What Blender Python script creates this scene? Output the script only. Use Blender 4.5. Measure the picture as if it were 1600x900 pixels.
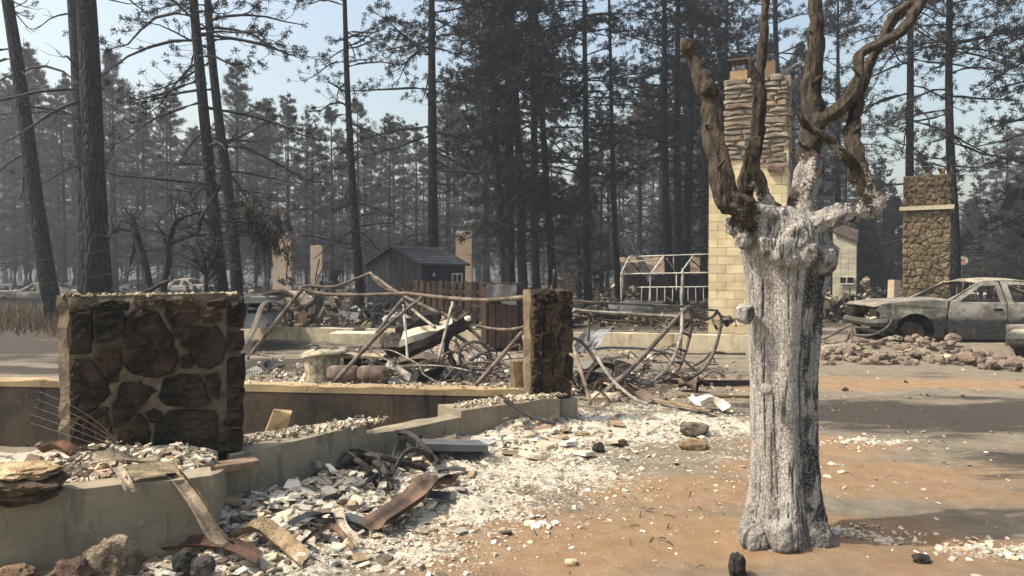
import bpy, math, random
import numpy as np
from mathutils import Vector, Matrix, geometry
R = math.radians
random.seed(7)
NP = np.random.RandomState(11)
for o in list(bpy.data.objects): bpy.data.objects.remove(o)
S = bpy.context.scene
C = S.collection

# ------------------------------------------------------------------ camera, sky, sun, exposure
F, CX, CY, HOR, EYE = 1160.0, 800.0, 450.0, 427.0, 1.6
PITCH = math.atan((CY - HOR) / F)
cam = bpy.data.cameras.new('camera'); cam.sensor_width = 36; cam.lens = 36 * F / 1600
cam.clip_start = 0.05; cam.clip_end = 3000
co = bpy.data.objects.new('camera', cam); C.objects.link(co)
co.location = (0, 0, EYE); co.rotation_euler = (R(90) - PITCH, 0, 0)
S.camera = co
SUN_TO = Vector((-0.985, -0.17, 0)).normalized(); SUN_EL = R(54)
w = bpy.data.worlds.new('World'); S.world = w; w.use_nodes = True
nt = w.node_tree; nt.nodes.clear()
sky = nt.nodes.new('ShaderNodeTexSky'); sky.sky_type = 'NISHITA'; sky.sun_disc = False
sky.sun_elevation = SUN_EL; sky.sun_rotation = math.atan2(SUN_TO.x, SUN_TO.y)
sky.air_density = 1.4; sky.dust_density = 5.0; sky.ozone_density = 1.2
bg = nt.nodes.new('ShaderNodeBackground'); bg.inputs[1].default_value = 0.15
tn = nt.nodes.new('ShaderNodeMix'); tn.data_type = 'RGBA'; tn.blend_type = 'MULTIPLY'; tn.inputs[0].default_value = 1; tn.inputs[7].default_value = (1.05, 1.0, .92, 1)
wo = nt.nodes.new('ShaderNodeOutputWorld')
nt.links.new(sky.outputs[0], tn.inputs[6]); nt.links.new(tn.outputs[2], bg.inputs[0]); nt.links.new(bg.outputs[0], wo.inputs[0])
sl = bpy.data.lights.new('sun', 'SUN'); sl.energy = 3.4; sl.angle = R(0.9); sl.color = (1.0, 0.92, 0.80)
so = bpy.data.objects.new('sun', sl); C.objects.link(so)
sdir = Vector((SUN_TO.x * math.cos(SUN_EL), SUN_TO.y * math.cos(SUN_EL), math.sin(SUN_EL)))
so.rotation_euler = sdir.to_track_quat('Z', 'Y').to_euler(); so.location = (-20, -8, 30)
S.view_settings.view_transform = 'Standard'; S.view_settings.look = 'None'
S.view_settings.gamma = 1; S.view_settings.exposure = 0.75
S.view_settings.use_curve_mapping = False
S.cycles.max_bounces = 6; S.cycles.diffuse_bounces = 3; S.cycles.glossy_bounces = 2
S.cycles.transparent_max_bounces = 8; S.cycles.volume_bounces = 0
HAZE = 0.0014

# ------------------------------------------------------------------ helpers
CT, ST = math.cos(PITCH), math.sin(PITCH)
def ray(px, py):
    a = (px - CX) / F; b = -(py - CY) / F
    return Vector((a, CT + b * ST, -ST + b * CT))
def at(px, py, Y):
    d = ray(px, py); return Vector((d.x / d.y * Y, Y, EYE + d.z / d.y * Y))
def G(px, py, z=0.0):
    d = ray(px, py); t = (z - EYE) / d.z; return Vector((d.x * t, d.y * t, z))
def onplane(px, py, p0, n):
    d = ray(px, py); o = Vector((0, 0, EYE)); t = (p0 - o).dot(n) / d.dot(n); return o + d * t

def _h(ix, iy, iz, s):
    n = (ix.astype(np.int64) * 374761393 + iy.astype(np.int64) * 668265263 + iz.astype(np.int64) * 2147483647 + s * 974634777) & 0xffffffff
    n = ((n ^ (n >> 13)) * 1274126177) & 0xffffffff
    n = ((n ^ (n >> 16)) * 2246822519) & 0xffffffff
    return ((n ^ (n >> 15)) & 0xffffff) / float(0xffffff)
def vn(x, y, z=0.0, s=0):
    x, y, z = np.broadcast_arrays(np.asarray(x, float), np.asarray(y, float), np.asarray(z, float))
    ix, iy, iz = np.floor(x), np.floor(y), np.floor(z)
    fx, fy, fz = x - ix, y - iy, z - iz
    fx, fy, fz = [f * f * (3 - 2 * f) for f in (fx, fy, fz)]
    r = 0
    for a in (0, 1):
        for b in (0, 1):
            for c in (0, 1):
                r = r + _h(ix + a, iy + b, iz + c, s) * (fx if a else 1 - fx) * (fy if b else 1 - fy) * (fz if c else 1 - fz)
    return r
def fbm(x, y, z=0.0, s=0, o=4):
    r, a, t = 0, 1.0, 0
    for k in range(o):
        q = 2.03 ** k
        r = r + a * vn(np.asarray(x) * q, np.asarray(y) * q, np.asarray(z) * q, s + k); t += a; a *= 0.5
    return r / t
def sst(a, b, x):
    t = np.clip((np.asarray(x, float) - a) / (b - a), 0, 1); return t * t * (3 - 2 * t)

WPOS = {}
class MB:
    def __init__(s): s.v = []; s.f = []; s.c = []; s.m = []
    def add(s, vs, fs, col=(1, 1, 1), m=0):
        n = len(s.v); s.v.extend(tuple(p) for p in vs); s.f.extend(tuple(i + n for i in f) for f in fs)
        s.c.extend([tuple(col)] * len(vs) if not isinstance(col, list) else col); s.m.extend([m] * len(fs))
    def build(s, name, mat, parent=None, origin=None, smooth=False, **kw):
        if parent is not None: off = WPOS.get(parent.name, Vector((0, 0, 0)))
        elif origin is not None: off = Vector(origin)
        else:
            A = np.array(s.v); off = Vector(((A[:, 0].min() + A[:, 0].max()) / 2, (A[:, 1].min() + A[:, 1].max()) / 2, A[:, 2].min()))
        A = np.array(s.v, float) - np.array(off)
        me = bpy.data.meshes.new(name); me.from_pydata(A.tolist(), [], s.f)
        mats = mat if isinstance(mat, (list, tuple)) else [mat]
        for m in mats: me.materials.append(m)
        if len(mats) > 1: me.polygons.foreach_set('material_index', s.m)
        at_ = me.color_attributes.new('Col', 'FLOAT_COLOR', 'POINT')
        cc = np.ones((len(s.v), 4), np.float32); cc[:, :3] = np.array(s.c, np.float32).reshape(-1, 3)
        at_.data.foreach_set('color', cc.ravel())
        if smooth: me.polygons.foreach_set('use_smooth', [True] * len(me.polygons))
        me.update()
        o = bpy.data.objects.new(name, me); C.objects.link(o)
        if parent is not None: o.parent = parent; WPOS[o.name] = off
        else: o.location = off; WPOS[o.name] = off
        for k, v in kw.items(): o[{'cat': 'category'}.get(k, k)] = v
        return o
def thing(name, label, cat, loc=(0, 0, 0), group=None):
    o = bpy.data.objects.new(name, None); C.objects.link(o); o.location = loc
    o.empty_display_size = 0.2
    o['label'] = label; o['category'] = cat
    if group: o['group'] = group
    WPOS[o.name] = Vector(loc); return o
def copy_tree(o, label=None, parent=None):
    c = o.copy(); C.objects.link(c)
    if parent is not None: c.parent = parent
    if label: c['label'] = label
    for ch in list(o.children): copy_tree(ch, None, c)
    return c

def frame(d):
    d = Vector(d).normalized(); a = Vector((0, 0, 1)) if abs(d.z) < 0.9 else Vector((1, 0, 0))
    u = d.cross(a).normalized(); return u, u.cross(d).normalized()
def tube(mb, pts, r, n=8, col=(1, 1, 1), cap=True, jit=0.0, m=0, flat=None):
    pts = [Vector(p) for p in pts]; k = len(pts)
    rr = r if isinstance(r, (list, tuple)) else [r] * k
    u = None; vs = []; fs = []
    for i, p in enumerate(pts):
        d = (pts[min(i + 1, k - 1)] - pts[max(i - 1, 0)])
        if d.length < 1e-9: d = Vector((0, 0, 1))
        d.normalize()
        if u is None: u, v = frame(d)
        else:
            u = (u - d * u.dot(d)); u = u.normalized() if u.length > 1e-6 else frame(d)[0]; v = u.cross(d) * -1
            v = d.cross(u)
        for j in range(n):
            a = 2 * math.pi * j / n; q = rr[i] * (1 + (random.uniform(-jit, jit) if jit else 0))
            vs.append(p + (u * math.cos(a) + v * math.sin(a) * (flat or 1)) * q)
    for i in range(k - 1):
        for j in range(n):
            a, b = i * n + j, i * n + (j + 1) % n; fs.append((a, b, b + n, a + n))
    if cap:
        fs.append(tuple(range(n))[::-1]); fs.append(tuple(range((k - 1) * n, k * n)))
    mb.add(vs, fs, col, m)
def smoothpts(pts, sub=4):
    P = [Vector(p) for p in pts]
    if len(P) < 3: return P
    P2 = [P[0] * 2 - P[1]] + P + [P[-1] * 2 - P[-2]]; out = []
    for i in range(1, len(P2) - 2):
        a, b, c, d = P2[i - 1:i + 3]
        for k in range(sub):
            t = k / sub
            out.append(0.5 * ((2 * b) + (c - a) * t + (2 * a - 5 * b + 4 * c - d) * t * t + (3 * b - a - 3 * c + d) * t ** 3))
    out.append(P[-1]); return out
def lerp_list(r, sub):
    out = []
    for i in range(len(r) - 1):
        for k in range(sub): out.append(r[i] + (r[i + 1] - r[i]) * k / sub)
    out.append(r[-1]); return out
def box(mb, c, s, rot=None, col=(1, 1, 1), jit=0.0, m=0):
    c = Vector(c); M = rot if rot is not None else Matrix.Identity(3); vs = []
    for x in (-1, 1):
        for y in (-1, 1):
            for z in (-1, 1):
                q = Vector((x * s[0] / 2, y * s[1] / 2, z * s[2] / 2))
                if jit: q += Vector([random.uniform(-jit, jit) for _ in range(3)])
                vs.append(c + M @ q)
    mb.add(vs, [(0, 1, 3, 2), (4, 6, 7, 5), (0, 4, 5, 1), (2, 3, 7, 6), (0, 2, 6, 4), (1, 5, 7, 3)], col, m)
def rz(a): return Matrix.Rotation(a, 3, 'Z')
def rnd_rot(t=math.pi):
    return Matrix.Rotation(random.uniform(0, 6.28), 3, 'Z') @ Matrix.Rotation(random.uniform(-t, t), 3, 'X') @ Matrix.Rotation(random.uniform(-t, t), 3, 'Y')
def prism(mb, poly, z0, z1, col=(1, 1, 1), m=0):
    n = len(poly); vs = [(p[0], p[1], z0) for p in poly] + [(p[0], p[1], z1) for p in poly]
    fs = [tuple(range(n))[::-1], tuple(range(n, 2 * n))] + [(i, (i + 1) % n, n + (i + 1) % n, n + i) for i in range(n)]
    mb.add(vs, fs, col, m)
def wallslab(mb, a, b, th, z0, z1, col=(1, 1, 1), seg=1, rough=0.0, side=1, seed=0):
    """wall from a to b (2D), thickness th to its left * side, with an uneven top"""
    a, b = Vector(a), Vector(b); d = (b - a); L = d.length; d /= L; nrm = Vector((-d.y, d.x)) * side
    vs = []; fs = []
    for i in range(seg + 1):
        t = i / seg; p = a + d * L * t
        j = [(vn(t * L * 5, k * 3.3, 0, seed) - 0.5) * rough for k in range(4)]
        q = p + nrm * th
        zz1 = z1[0] + (z1[1] - z1[0]) * t if isinstance(z1, tuple) else z1
        vs += [(p.x, p.y, z0), (p.x + nrm.x * j[2] * .5, p.y + nrm.y * j[2] * .5, zz1 + j[0]), (q.x, q.y, zz1 + j[1]), (q.x, q.y, z0)]
    for i in range(seg):
        k = i * 4
        for e in range(4):
            f = (k + e, k + (e + 1) % 4, k + 4 + (e + 1) % 4, k + 4 + e); fs.append(f)
    fs.append((0, 3, 2, 1)); fs.append(tuple(seg * 4 + e for e in range(4)))
    mb.add(vs, fs, col)
def chunk(mb, c, s, flat=0.3, col=(1, 1, 1), tilt=0.5, n=None):
    """an irregular broken slab / lump"""
    n = n or random.choice((4, 5, 5, 6)); M = rnd_rot(tilt); c = Vector(c)
    a0 = random.uniform(0, 6.28); t = s * flat; vs = []
    rad = [s * random.uniform(0.6, 1.1) for _ in range(n)]; e = random.uniform(0.55, 1)
    for k in range(n):
        a = a0 + 6.283 * (k + random.uniform(-.25, .25)) / n; vs.append(c + M @ Vector((math.cos(a) * rad[k], math.sin(a) * rad[k] * e, -t / 2)))
    for k in range(n):
        a = vs[k]; vs.append(c + (a - c) * random.uniform(.8, 1) + M @ Vector((0, 0, t * random.uniform(.8, 1.3))))
    fs = [tuple(range(n))[::-1], tuple(range(n, 2 * n))] + [(i, (i + 1) % n, n + (i + 1) % n, n + i) for i in range(n)]
    g = random.uniform(.75, 1.15); mb.add(vs, fs, tuple(min(1, x * g) for x in col))
def boulder(mb, c, s, seed=0, sub=2, amp=0.35, col=(1, 1, 1), freq=2.2, flatb=0.6):
    import bmesh
    bm = bmesh.new(); bmesh.ops.create_icosphere(bm, subdivisions=sub, radius=1)
    P = np.array([v.co[:] for v in bm.verts]); fs = [tuple(v.index for v in f.verts) for f in bm.faces]; bm.free()
    q = fbm(P[:, 0] * freq + seed * 7.1, P[:, 1] * freq, P[:, 2] * freq, seed, 3)
    P = np.sign(P) * np.abs(P) ** 0.85
    P = P * (1 + (q[:, None] - .5) * 2 * amp)
    P = P * np.array(s)[None] + np.array(c)[None]
    mb.add(P.tolist(), fs, col)
def stone(mb, poly, o, u, v, n, depth, seed, col=(1, 1, 1), rings=(1, .93, .75, .5, .25), rough=0.35, step=0.04, fr=16, edge=1.0):
    """rough-faced stone from a 2D outline in frame (o,u,v), bulging along n"""
    P = []
    m = len(poly)
    for i in range(m):
        a = Vector(poly[i]); b = Vector(poly[(i + 1) % m]); k = max(1, int((b - a).length / step))
        for j in range(k): P.append(a + (b - a) * j / k)
    A = np.array([[p.x, p.y] for p in P]); c = A.mean(0); nn = len(P)
    A = A + (np.stack([vn(A[:, 0] * 30, A[:, 1] * 30, 0, seed), vn(A[:, 0] * 30, A[:, 1] * 30, 9, seed)], 1) - .5) * step * 0.5
    vs = []; fs = []; hs = [-.15, .75 * edge, 1] + [1.05] * 8
    for r, h in zip(rings, hs):
        B = c + (A - c) * r
        q = fbm(B[:, 0] * fr, B[:, 1] * fr * 1.6, seed * 1.7, seed, 3) - .5
        H = depth * (h + q * 2 * rough * (1 if h > 0 else 0))
        for (x, y), hh in zip(B, H): vs.append(o + u * float(x) + v * float(y) + n * float(hh))
    vs.append(o + u * float(c[0]) + v * float(c[1]) + n * depth * 1.05)
    K = len(rings)
    for i in range(K - 1):
        for j in range(nn):
            a, b = i * nn + j, i * nn + (j + 1) % nn; fs.append((a, b, b + nn, a + nn))
    for j in range(nn): fs.append(((K - 1) * nn + j, (K - 1) * nn + (j + 1) % nn, K * nn))
    # orient outwards
    ar = sum(A[i][0] * A[(i + 1) % nn][1] - A[(i + 1) % nn][0] * A[i][1] for i in range(nn))
    if (ar > 0) != (u.cross(v).dot(n) > 0): fs = [f[::-1] for f in fs]
    mb.add(vs, fs, col)
def cells(w, h, nx, ny, seed, gap, jit=0.38):
    rs = random.Random(seed); pts = []
    for i in range(-1, nx + 1):
        for j in range(-1, ny + 1):
            pts.append(((i + .5 + (0.25 if j % 2 else -0.25) + rs.uniform(-jit, jit)) * w / nx, (j + .5 + rs.uniform(-jit, jit)) * h / ny))
    out = []
    for p in pts:
        poly = [(0, 0), (w, 0), (w, h), (0, h)]
        for q in pts:
            if q is p: continue
            dx, dy = q[0] - p[0], q[1] - p[1]; d = math.hypot(dx, dy)
            if d > 3.2 * max(w / nx, h / ny): continue
            dx /= d; dy /= d; lim = (p[0] * dx + p[1] * dy) + d / 2 - gap
            np_ = []
            for k in range(len(poly)):
                a, b = poly[k], poly[(k + 1) % len(poly)]
                da, db = a[0] * dx + a[1] * dy - lim, b[0] * dx + b[1] * dy - lim
                if da <= 0: np_.append(a)
                if (da < 0) != (db < 0):
                    t = da / (da - db); np_.append((a[0] + (b[0] - a[0]) * t, a[1] + (b[1] - a[1]) * t))
            poly = np_
            if len(poly) < 3: break
        if len(poly) >= 3:
            xs = [a[0] for a in poly]; ys = [a[1] for a in poly]
            if max(xs) - min(xs) > gap * 3 and max(ys) - min(ys) > gap * 3: out.append(poly)
    return out

# ------------------------------------------------------------------ materials
class NT:
    def __init__(s, name):
        s.m = bpy.data.materials.new(name); s.m.use_nodes = True; s.t = s.m.node_tree; s.t.nodes.clear()
        s.out = s.n('ShaderNodeOutputMaterial'); s.b = s.n('ShaderNodeBsdfPrincipled'); s.l(s.b.outputs[0], s.out.inputs[0])
        s.b.inputs['Roughness'].default_value = .9
        s.b.inputs['Specular IOR Level'].default_value = .25
    def n(s, t, **k):
        x = s.t.nodes.new(t)
        for a, b in k.items(): setattr(x, a, b)
        return x
    def l(s, a, b): s.t.links.new(a, b)
    def val(s, sock, v):
        if hasattr(v, 'links'): s.l(v, sock)
        else:
            if isinstance(v, (tuple, list)) and len(v) == 3 and sock.type == 'RGBA': v = (*v, 1)
            sock.default_value = v
    def co(s, kind='Object'):
        if kind == 'Position': return s.n('ShaderNodeNewGeometry').outputs['Position']
        return s.n('ShaderNodeTexCoord').outputs[kind]
    def mp(s, v, sc=(1, 1, 1), rot=(0, 0, 0), loc=(0, 0, 0)):
        x = s.n('ShaderNodeMapping'); s.l(v, x.inputs[0]); x.inputs['Scale'].default_value = sc; x.inputs['Rotation'].default_value = rot; x.inputs['Location'].default_value = loc; return x.outputs[0]
    def noise(s, v, sc, det=4, ro=.55, dist=0):
        x = s.n('ShaderNodeTexNoise'); s.l(v, x.inputs['Vector']); x.inputs['Scale'].default_value = sc; x.inputs['Detail'].default_value = det
        x.inputs['Roughness'].default_value = ro; x.inputs['Distortion'].default_value = dist; return x.outputs[0]
    def vor(s, v, sc, feat='F1', rnd=1):
        x = s.n('ShaderNodeTexVoronoi', feature=feat); s.l(v, x.inputs['Vector']); x.inputs['Scale'].default_value = sc; x.inputs['Randomness'].default_value = rnd; return x.outputs['Distance'], x
    def ramp(s, v, a, b, lo=0.0, hi=1.0):
        x = s.n('ShaderNodeMapRange', interpolation_type='SMOOTHSTEP'); s.l(v, x.inputs[0])
        for i, q in enumerate((a, b, lo, hi)): x.inputs[1 + i].default_value = q
        return x.outputs[0]
    def mix(s, f, a, b, mode='MIX'):
        x = s.n('ShaderNodeMix', data_type='RGBA', blend_type=mode); s.val(x.inputs[0], f); s.val(x.inputs[6], a); s.val(x.inputs[7], b); return x.outputs[2]
    def mth(s, op, a, b=0.0, c=None):
        x = s.n('ShaderNodeMath', operation=op); s.val(x.inputs[0], a); s.val(x.inputs[1], b)
        if c is not None: s.val(x.inputs[2], c)
        return x.outputs[0]
    def attr(s, nm='Col'): return s.n('ShaderNodeAttribute', attribute_name=nm).outputs['Color']
    def bump(s, h, st, dist=.02, prev=None):
        x = s.n('ShaderNodeBump'); s.l(h, x.inputs['Height']); x.inputs['Strength'].default_value = st; x.inputs['Distance'].default_value = dist
        if prev is not None: s.l(prev, x.inputs['Normal'])
        s.l(x.outputs[0], s.b.inputs['Normal']); return x.outputs[0]
    def sep(s, v):
        x = s.n('ShaderNodeSeparateXYZ'); s.l(v, x.inputs[0]); return x.outputs
    def fin(s, col, rough=None, metal=None):
        s.val(s.b.inputs['Base Color'], col)
        if rough is not None: s.val(s.b.inputs['Roughness'], rough)
        if metal is not None: s.val(s.b.inputs['Metallic'], metal)
        return s.m
def mat(name, c1, c2, sc=4, rough=.9, bst=.5, bsc=40, bd=.01, attr=True, metal=0, kind='Object', stretch=(1, 1, 1), spk=None, lo=.35, hi=.65):
    t = NT(name); v = t.mp(t.co(kind), stretch); n = t.noise(v, sc, 5, .6)
    col = t.mix(t.ramp(n, lo, hi), c1, c2)
    if spk: col = t.mix(t.ramp(t.noise(v, sc * 14, 3), spk[1], spk[1] + .08), col, spk[0])
    if attr: col = t.mix(1.0, col, t.attr(), 'MULTIPLY')
    t.bump(t.noise(v, bsc, 5, .65), bst, bd)
    return t.fin(col, rough, metal)

MAT = {}
MAT['rust'] = mat('rusty_steel', (.060, .052, .046), (.185, .145, .112), 7, .8, .6, 90, .004, spk=((.22, .12, .065), .60))
MAT['darkmetal'] = mat('burnt_steel', (.05, .047, .045), (.12, .10, .085), 8, .7, .3, 90, .003)
MAT['ironash'] = mat('ashy_steel', (.15, .14, .12), (.42, .385, .32), 9, .8, .6, 60, .006, spk=((.09, .07, .055), .54))
MAT['white'] = mat('ashed_white_paint', (.62, .6, .54), (.45, .41, .34), 8, .8, .3, 60, .004)
MAT['char'] = mat('charred_wood', (.022, .020, .019), (.06, .052, .046), 10, .8, .9, 60, .01, stretch=(1, 1, .4))
MAT['twig'] = mat('charred_bark_limbs', (.018, .017, .017), (.045, .041, .038), 3, .9, .5, 30, .01)
MAT['wood'] = mat('scorched_timber', (.13, .10, .075), (.26, .21, .155), 5, .9, .5, 50, .004, stretch=(1, 1, 1), spk=((.06, .05, .04), .6))
MAT['ash'] = mat('ash_and_plaster', (.62, .58, .50), (.42, .38, .32), 14, .95, .8, 60, .008, lo=.4, hi=.7)
MAT['rock'] = mat('rough_rock', (.16, .135, .115), (.31, .275, .235), 6, .95, .9, 30, .02)
MAT['lava'] = mat('porous_rock', (.12, .09, .06), (.30, .25, .18), 9, .95, 1, 45, .02, spk=((.04, .035, .03), .54))
MAT['dark_lump'] = mat('charcoal_lump', (.018, .017, .016), (.05, .045, .04), 12, .85, 1, 50, .01)
MAT['fol'] = mat('scorched_needles', (.75, .75, .75), (1.1, 1.1, 1.1), 3, .9, .0, 10, .01)
MAT['shed'] = mat('dark_blue_siding', (.016, .021, .027), (.025, .031, .038), 2, .65, .2, 30, .002)
MAT['shingle'] = mat('dark_shingle_roof', (.035, .038, .042), (.062, .066, .07), 3, .9, .6, 60, .006)
MAT['redpaint'] = mat('dark_red_panel', (.045, .025, .021), (.085, .05, .04), 6, .7, .4, 30, .003, spk=((.03, .025, .022), .6))
MAT['greymetal'] = mat('grey_sheet_metal', (.12, .125, .125), (.19, .19, .185), 4, .6, .3, 30, .003, spk=((.6, .57, .5), .72))
MAT['weed'] = mat('dry_weeds', (.075, .062, .046), (.14, .115, .085), 4, .95, 0, 10, .01)

def m_concrete(name, c1, c2, stain, stain_amt=.5, crack=True):
    t = NT(name); p = t.co('Position')
    n1 = t.noise(p, 1.6, 5, .6); n2 = t.noise(p, 60, 3, .7); n3 = t.noise(t.mp(p, (1, 1, .25)), 2.6, 5, .65)
    col = t.mix(t.ramp(n1, .35, .65), c1, c2)
    col = t.mix(t.ramp(n2, .5, .8, 0, .35), col, tuple(x * .55 for x in c1))
    col = t.mix(t.ramp(n3, .50, .72, 0, stain_amt), col, stain); col = t.mix(t.ramp(t.noise(t.mp(p, (1, 1, .12)), 5.5, 5, .7), .54, .68, 0, stain_amt), col, tuple(x * .7 for x in stain)); col = t.mix(t.ramp(t.noise(p, 9, 6, .75), .56, .70, 0, .5), col, tuple(min(1, x * 1.45) for x in c1))
    h = n2
    if crack:
        d = t.n('ShaderNodeVectorMath', operation='ADD'); t.l(p, d.inputs[0])
        nn = t.n('ShaderNodeTexNoise'); t.l(p, nn.inputs['Vector']); nn.inputs['Scale'].default_value = 3
        sc = t.n('ShaderNodeVectorMath', operation='SCALE'); t.l(nn.outputs['Color'], sc.inputs[0]); sc.inputs['Scale'].default_value = .5; t.l(sc.outputs[0], d.inputs[1])
        cd, _ = t.vor(d.outputs[0], .8, 'DISTANCE_TO_EDGE')
        cr = t.mth('MULTIPLY', t.ramp(cd, .0, .004, 1, 0), t.ramp(t.noise(p, 1.1, 2), .5, .6)); col = t.mix(t.mth('MULTIPLY', cr, .6), col, tuple(x * .2 for x in c1))
    col = t.mix(1.0, col, t.attr(), 'MULTIPLY')
    b0 = t.bump(t.noise(p, 25, 6, .7), .5, .015); t.bump(t.ramp(t.noise(p, 7, 5, .7), .60, .64), .6, .012, b0)
    return t.fin(col, .95)
MAT['conc'] = m_concrete('weathered_concrete', (.29, .25, .18), (.20, .172, .125), (.12, .10, .08), .5)
MAT['concpale'] = m_concrete('pale_cream_concrete', (.56, .49, .34), (.45, .385, .265), (.22, .17, .11), .75)
MAT['soot_shade'] = m_concrete('sooty_shaded_pit_concrete', (.085, .062, .042), (.038, .031, .025), (.014, .013, .012), .97)  # soot brown, darkened further so the colour carries the pit wall's shade
MAT['mortar'] = mat('stone_wall_mortar', (.19, .155, .108), (.10, .08, .058), 5, .95, 1.0, 35, .02, kind='Position', spk=((.10, .085, .06), .6))
MAT['block'] = mat('cream_block', (.56, .48, .31), (.45, .38, .25), 2.5, .9, .5, 50, .006)
MAT['brick'] = None
t = NT('old_brick'); p = t.co('Object'); br = t.n('ShaderNodeTexBrick')
t.l(t.mp(p, (1, 1, 1), (R(90), 0, 0)), br.inputs['Vector'])
for k, v_ in (('Color1', (.30, .20, .13, 1)), ('Color2', (.38, .27, .18, 1)), ('Mortar', (.45, .40, .33, 1)), ('Scale', 1.0), ('Brick Width', .22), ('Row Height', .075), ('Mortar Size', .012)): br.inputs[k].default_value = v_
MAT['brick'] = t.fin(t.mix(t.ramp(t.noise(p, 2.0, 4), .35, .7, 0, .6), br.outputs[0], (.46, .38, .28)), .95)
t.bump(br.outputs['Fac'], .4, .01)
# dark stones (veneer): reddish black to olive black, dusted with ash
t = NT('dark_veneer_stone'); p = t.co('Position')
col = t.mix(t.ramp(t.noise(p, 5, 5, .65), .35, .68), (.020, .015, .012), (.085, .06, .042))
col = t.mix(t.ramp(t.noise(p, 34, 4, .7), .55, .74, 0, .7), col, (.17, .145, .10))
col = t.mix(1.0, col, t.attr(), 'MULTIPLY')
b1 = t.bump(t.noise(t.mp(p, (1, 1, 2.2), (.3, .2, .6)), 17, 8, .72), 1, .05); t.bump(t.noise(p, 90, 3, .7), .6, .006, b1)
MAT['veneer'] = t.fin(col, .9)
t = NT('ledge_stone'); p = t.co('Position')
col = t.mix(t.ramp(t.noise(p, 3, 4), .35, .65), (.36, .32, .255), (.21, .18, .145)); col = t.mix(1.0, col, t.attr(), 'MULTIPLY')
t.bump(t.noise(t.mp(p, (1, 1, 2.5)), 12, 6, .7), .9, .03); MAT['ledge'] = t.fin(col, .95)
t = NT('field_stone'); p = t.co('Position')
col = t.mix(t.ramp(t.noise(p, 5, 4), .35, .65), (.185, .145, .085), (.11, .088, .056)); col = t.mix(1.0, col, t.attr(), 'MULTIPLY')
t.bump(t.noise(p, 14, 6, .7), .8, .03); MAT['field'] = t.fin(col, .95)
# pine bark
t = NT('charred_pine_bark'); p = t.co('Object'); q = t.mp(p, (1, 1, .22))
d, _ = t.vor(t.mp(p, (1, 1, .3)), 9, 'DISTANCE_TO_EDGE'); n1 = t.noise(q, 7, 6, .7)
col = t.mix(t.ramp(n1, .35, .7), (.012, .012, .013), (.040, .037, .035))
col = t.mix(t.ramp(d, .0, .09, 1, 0), col, (.009, .009, .009))
col = t.mix(t.ramp(t.noise(q, 2.2, 3), .55, .75, 0, .6), col, (.065, .058, .05))
t.bump(t.mth('ADD', t.ramp(d, 0, .2), n1), 1, .09); MAT['bark'] = t.fin(col, .85)

# ------------------------------------------------------------------ layout lines of the ruined foundation
PA, PB = Vector((-2.9, 4.98)), Vector((0.78, 8.05))          # front foundation line (outer face) runs from porch to pillar
FOUND = [Vector((-1.97, 5.08)), Vector((-1.28, 6.12)), Vector((0.18, 7.72))]
BACK = [Vector((-9.5, 9.5)), Vector((0.25, 8.3))]            # inner far wall of the crawl space
PORCH = [Vector((-5.2, 2.70)), Vector((-1.75, 4.31)), Vector((-1.95, 5.05)), Vector((-5.6, 5.0))]

PIN = [(-5.5, 2.75), (-1.88, 4.40), (-2.05, 5.15), (-5.6, 5.1)]
def inside(poly, x, y):
    x = np.asarray(x); y = np.asarray(y); c = np.zeros(x.shape, bool); n = len(poly); j = n - 1
    for i in range(n):
        xi, yi, xj, yj = poly[i][0], poly[i][1], poly[j][0], poly[j][1]
        cond = ((yi > y) != (yj > y)) & (x < (xj - xi) * (y - yi) / (yj - yi + 1e-12) + xi); c ^= cond; j = i
    return c
PIT = [(-9.4, 5.5), (-2.3, 5.42), (-1.42, 6.2), (0.02, 7.8), (0.2, 8.40), (-9.4, 9.6)]
def blobs(x, y, L):
    r = np.zeros(np.broadcast(x, y).shape)
    for px, py, rx, ry, wt in L:
        g = G(px, py); r = np.maximum(r, wt * np.exp(-(((x - g.x) / rx) ** 2 + ((y - g.y) / ry) ** 2)))
    return r
ASHB = [(430, 830, .8, .7, 1.05), (400, 770, .6, .6, 1.05), (520, 760, .9, .7, 1.0), (640, 720, 1.1, .9, .95), (600, 860, .8, .5, .75), (760, 680, 1.5, 1.1, 1.1), (900, 670, 1.5, 1.1, 1.05), (1030, 665, 1.4, .9, .98), (720, 790, .9, .8, .78), (840, 740, 1.3, .9, .74),
        (1120, 668, .9, .7, .8), (1360, 692, .55, .16, .85), (1010, 638, 1.5, .4, .6), (960, 720, 1.2, .5, .5), (700, 560, 4, 1.3, .6), (1450, 548, 4, .8, .7), (1300, 530, 3, 2, .6), (1320, 835, .35, .09, .75), (1560, 866, .4, .12, .75), (480, 690, 1, .5, .9), (350, 900, .8, .4, 1), (1010, 800, .5, .25, .42), (1130, 720, .6, .3, .55)]
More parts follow.
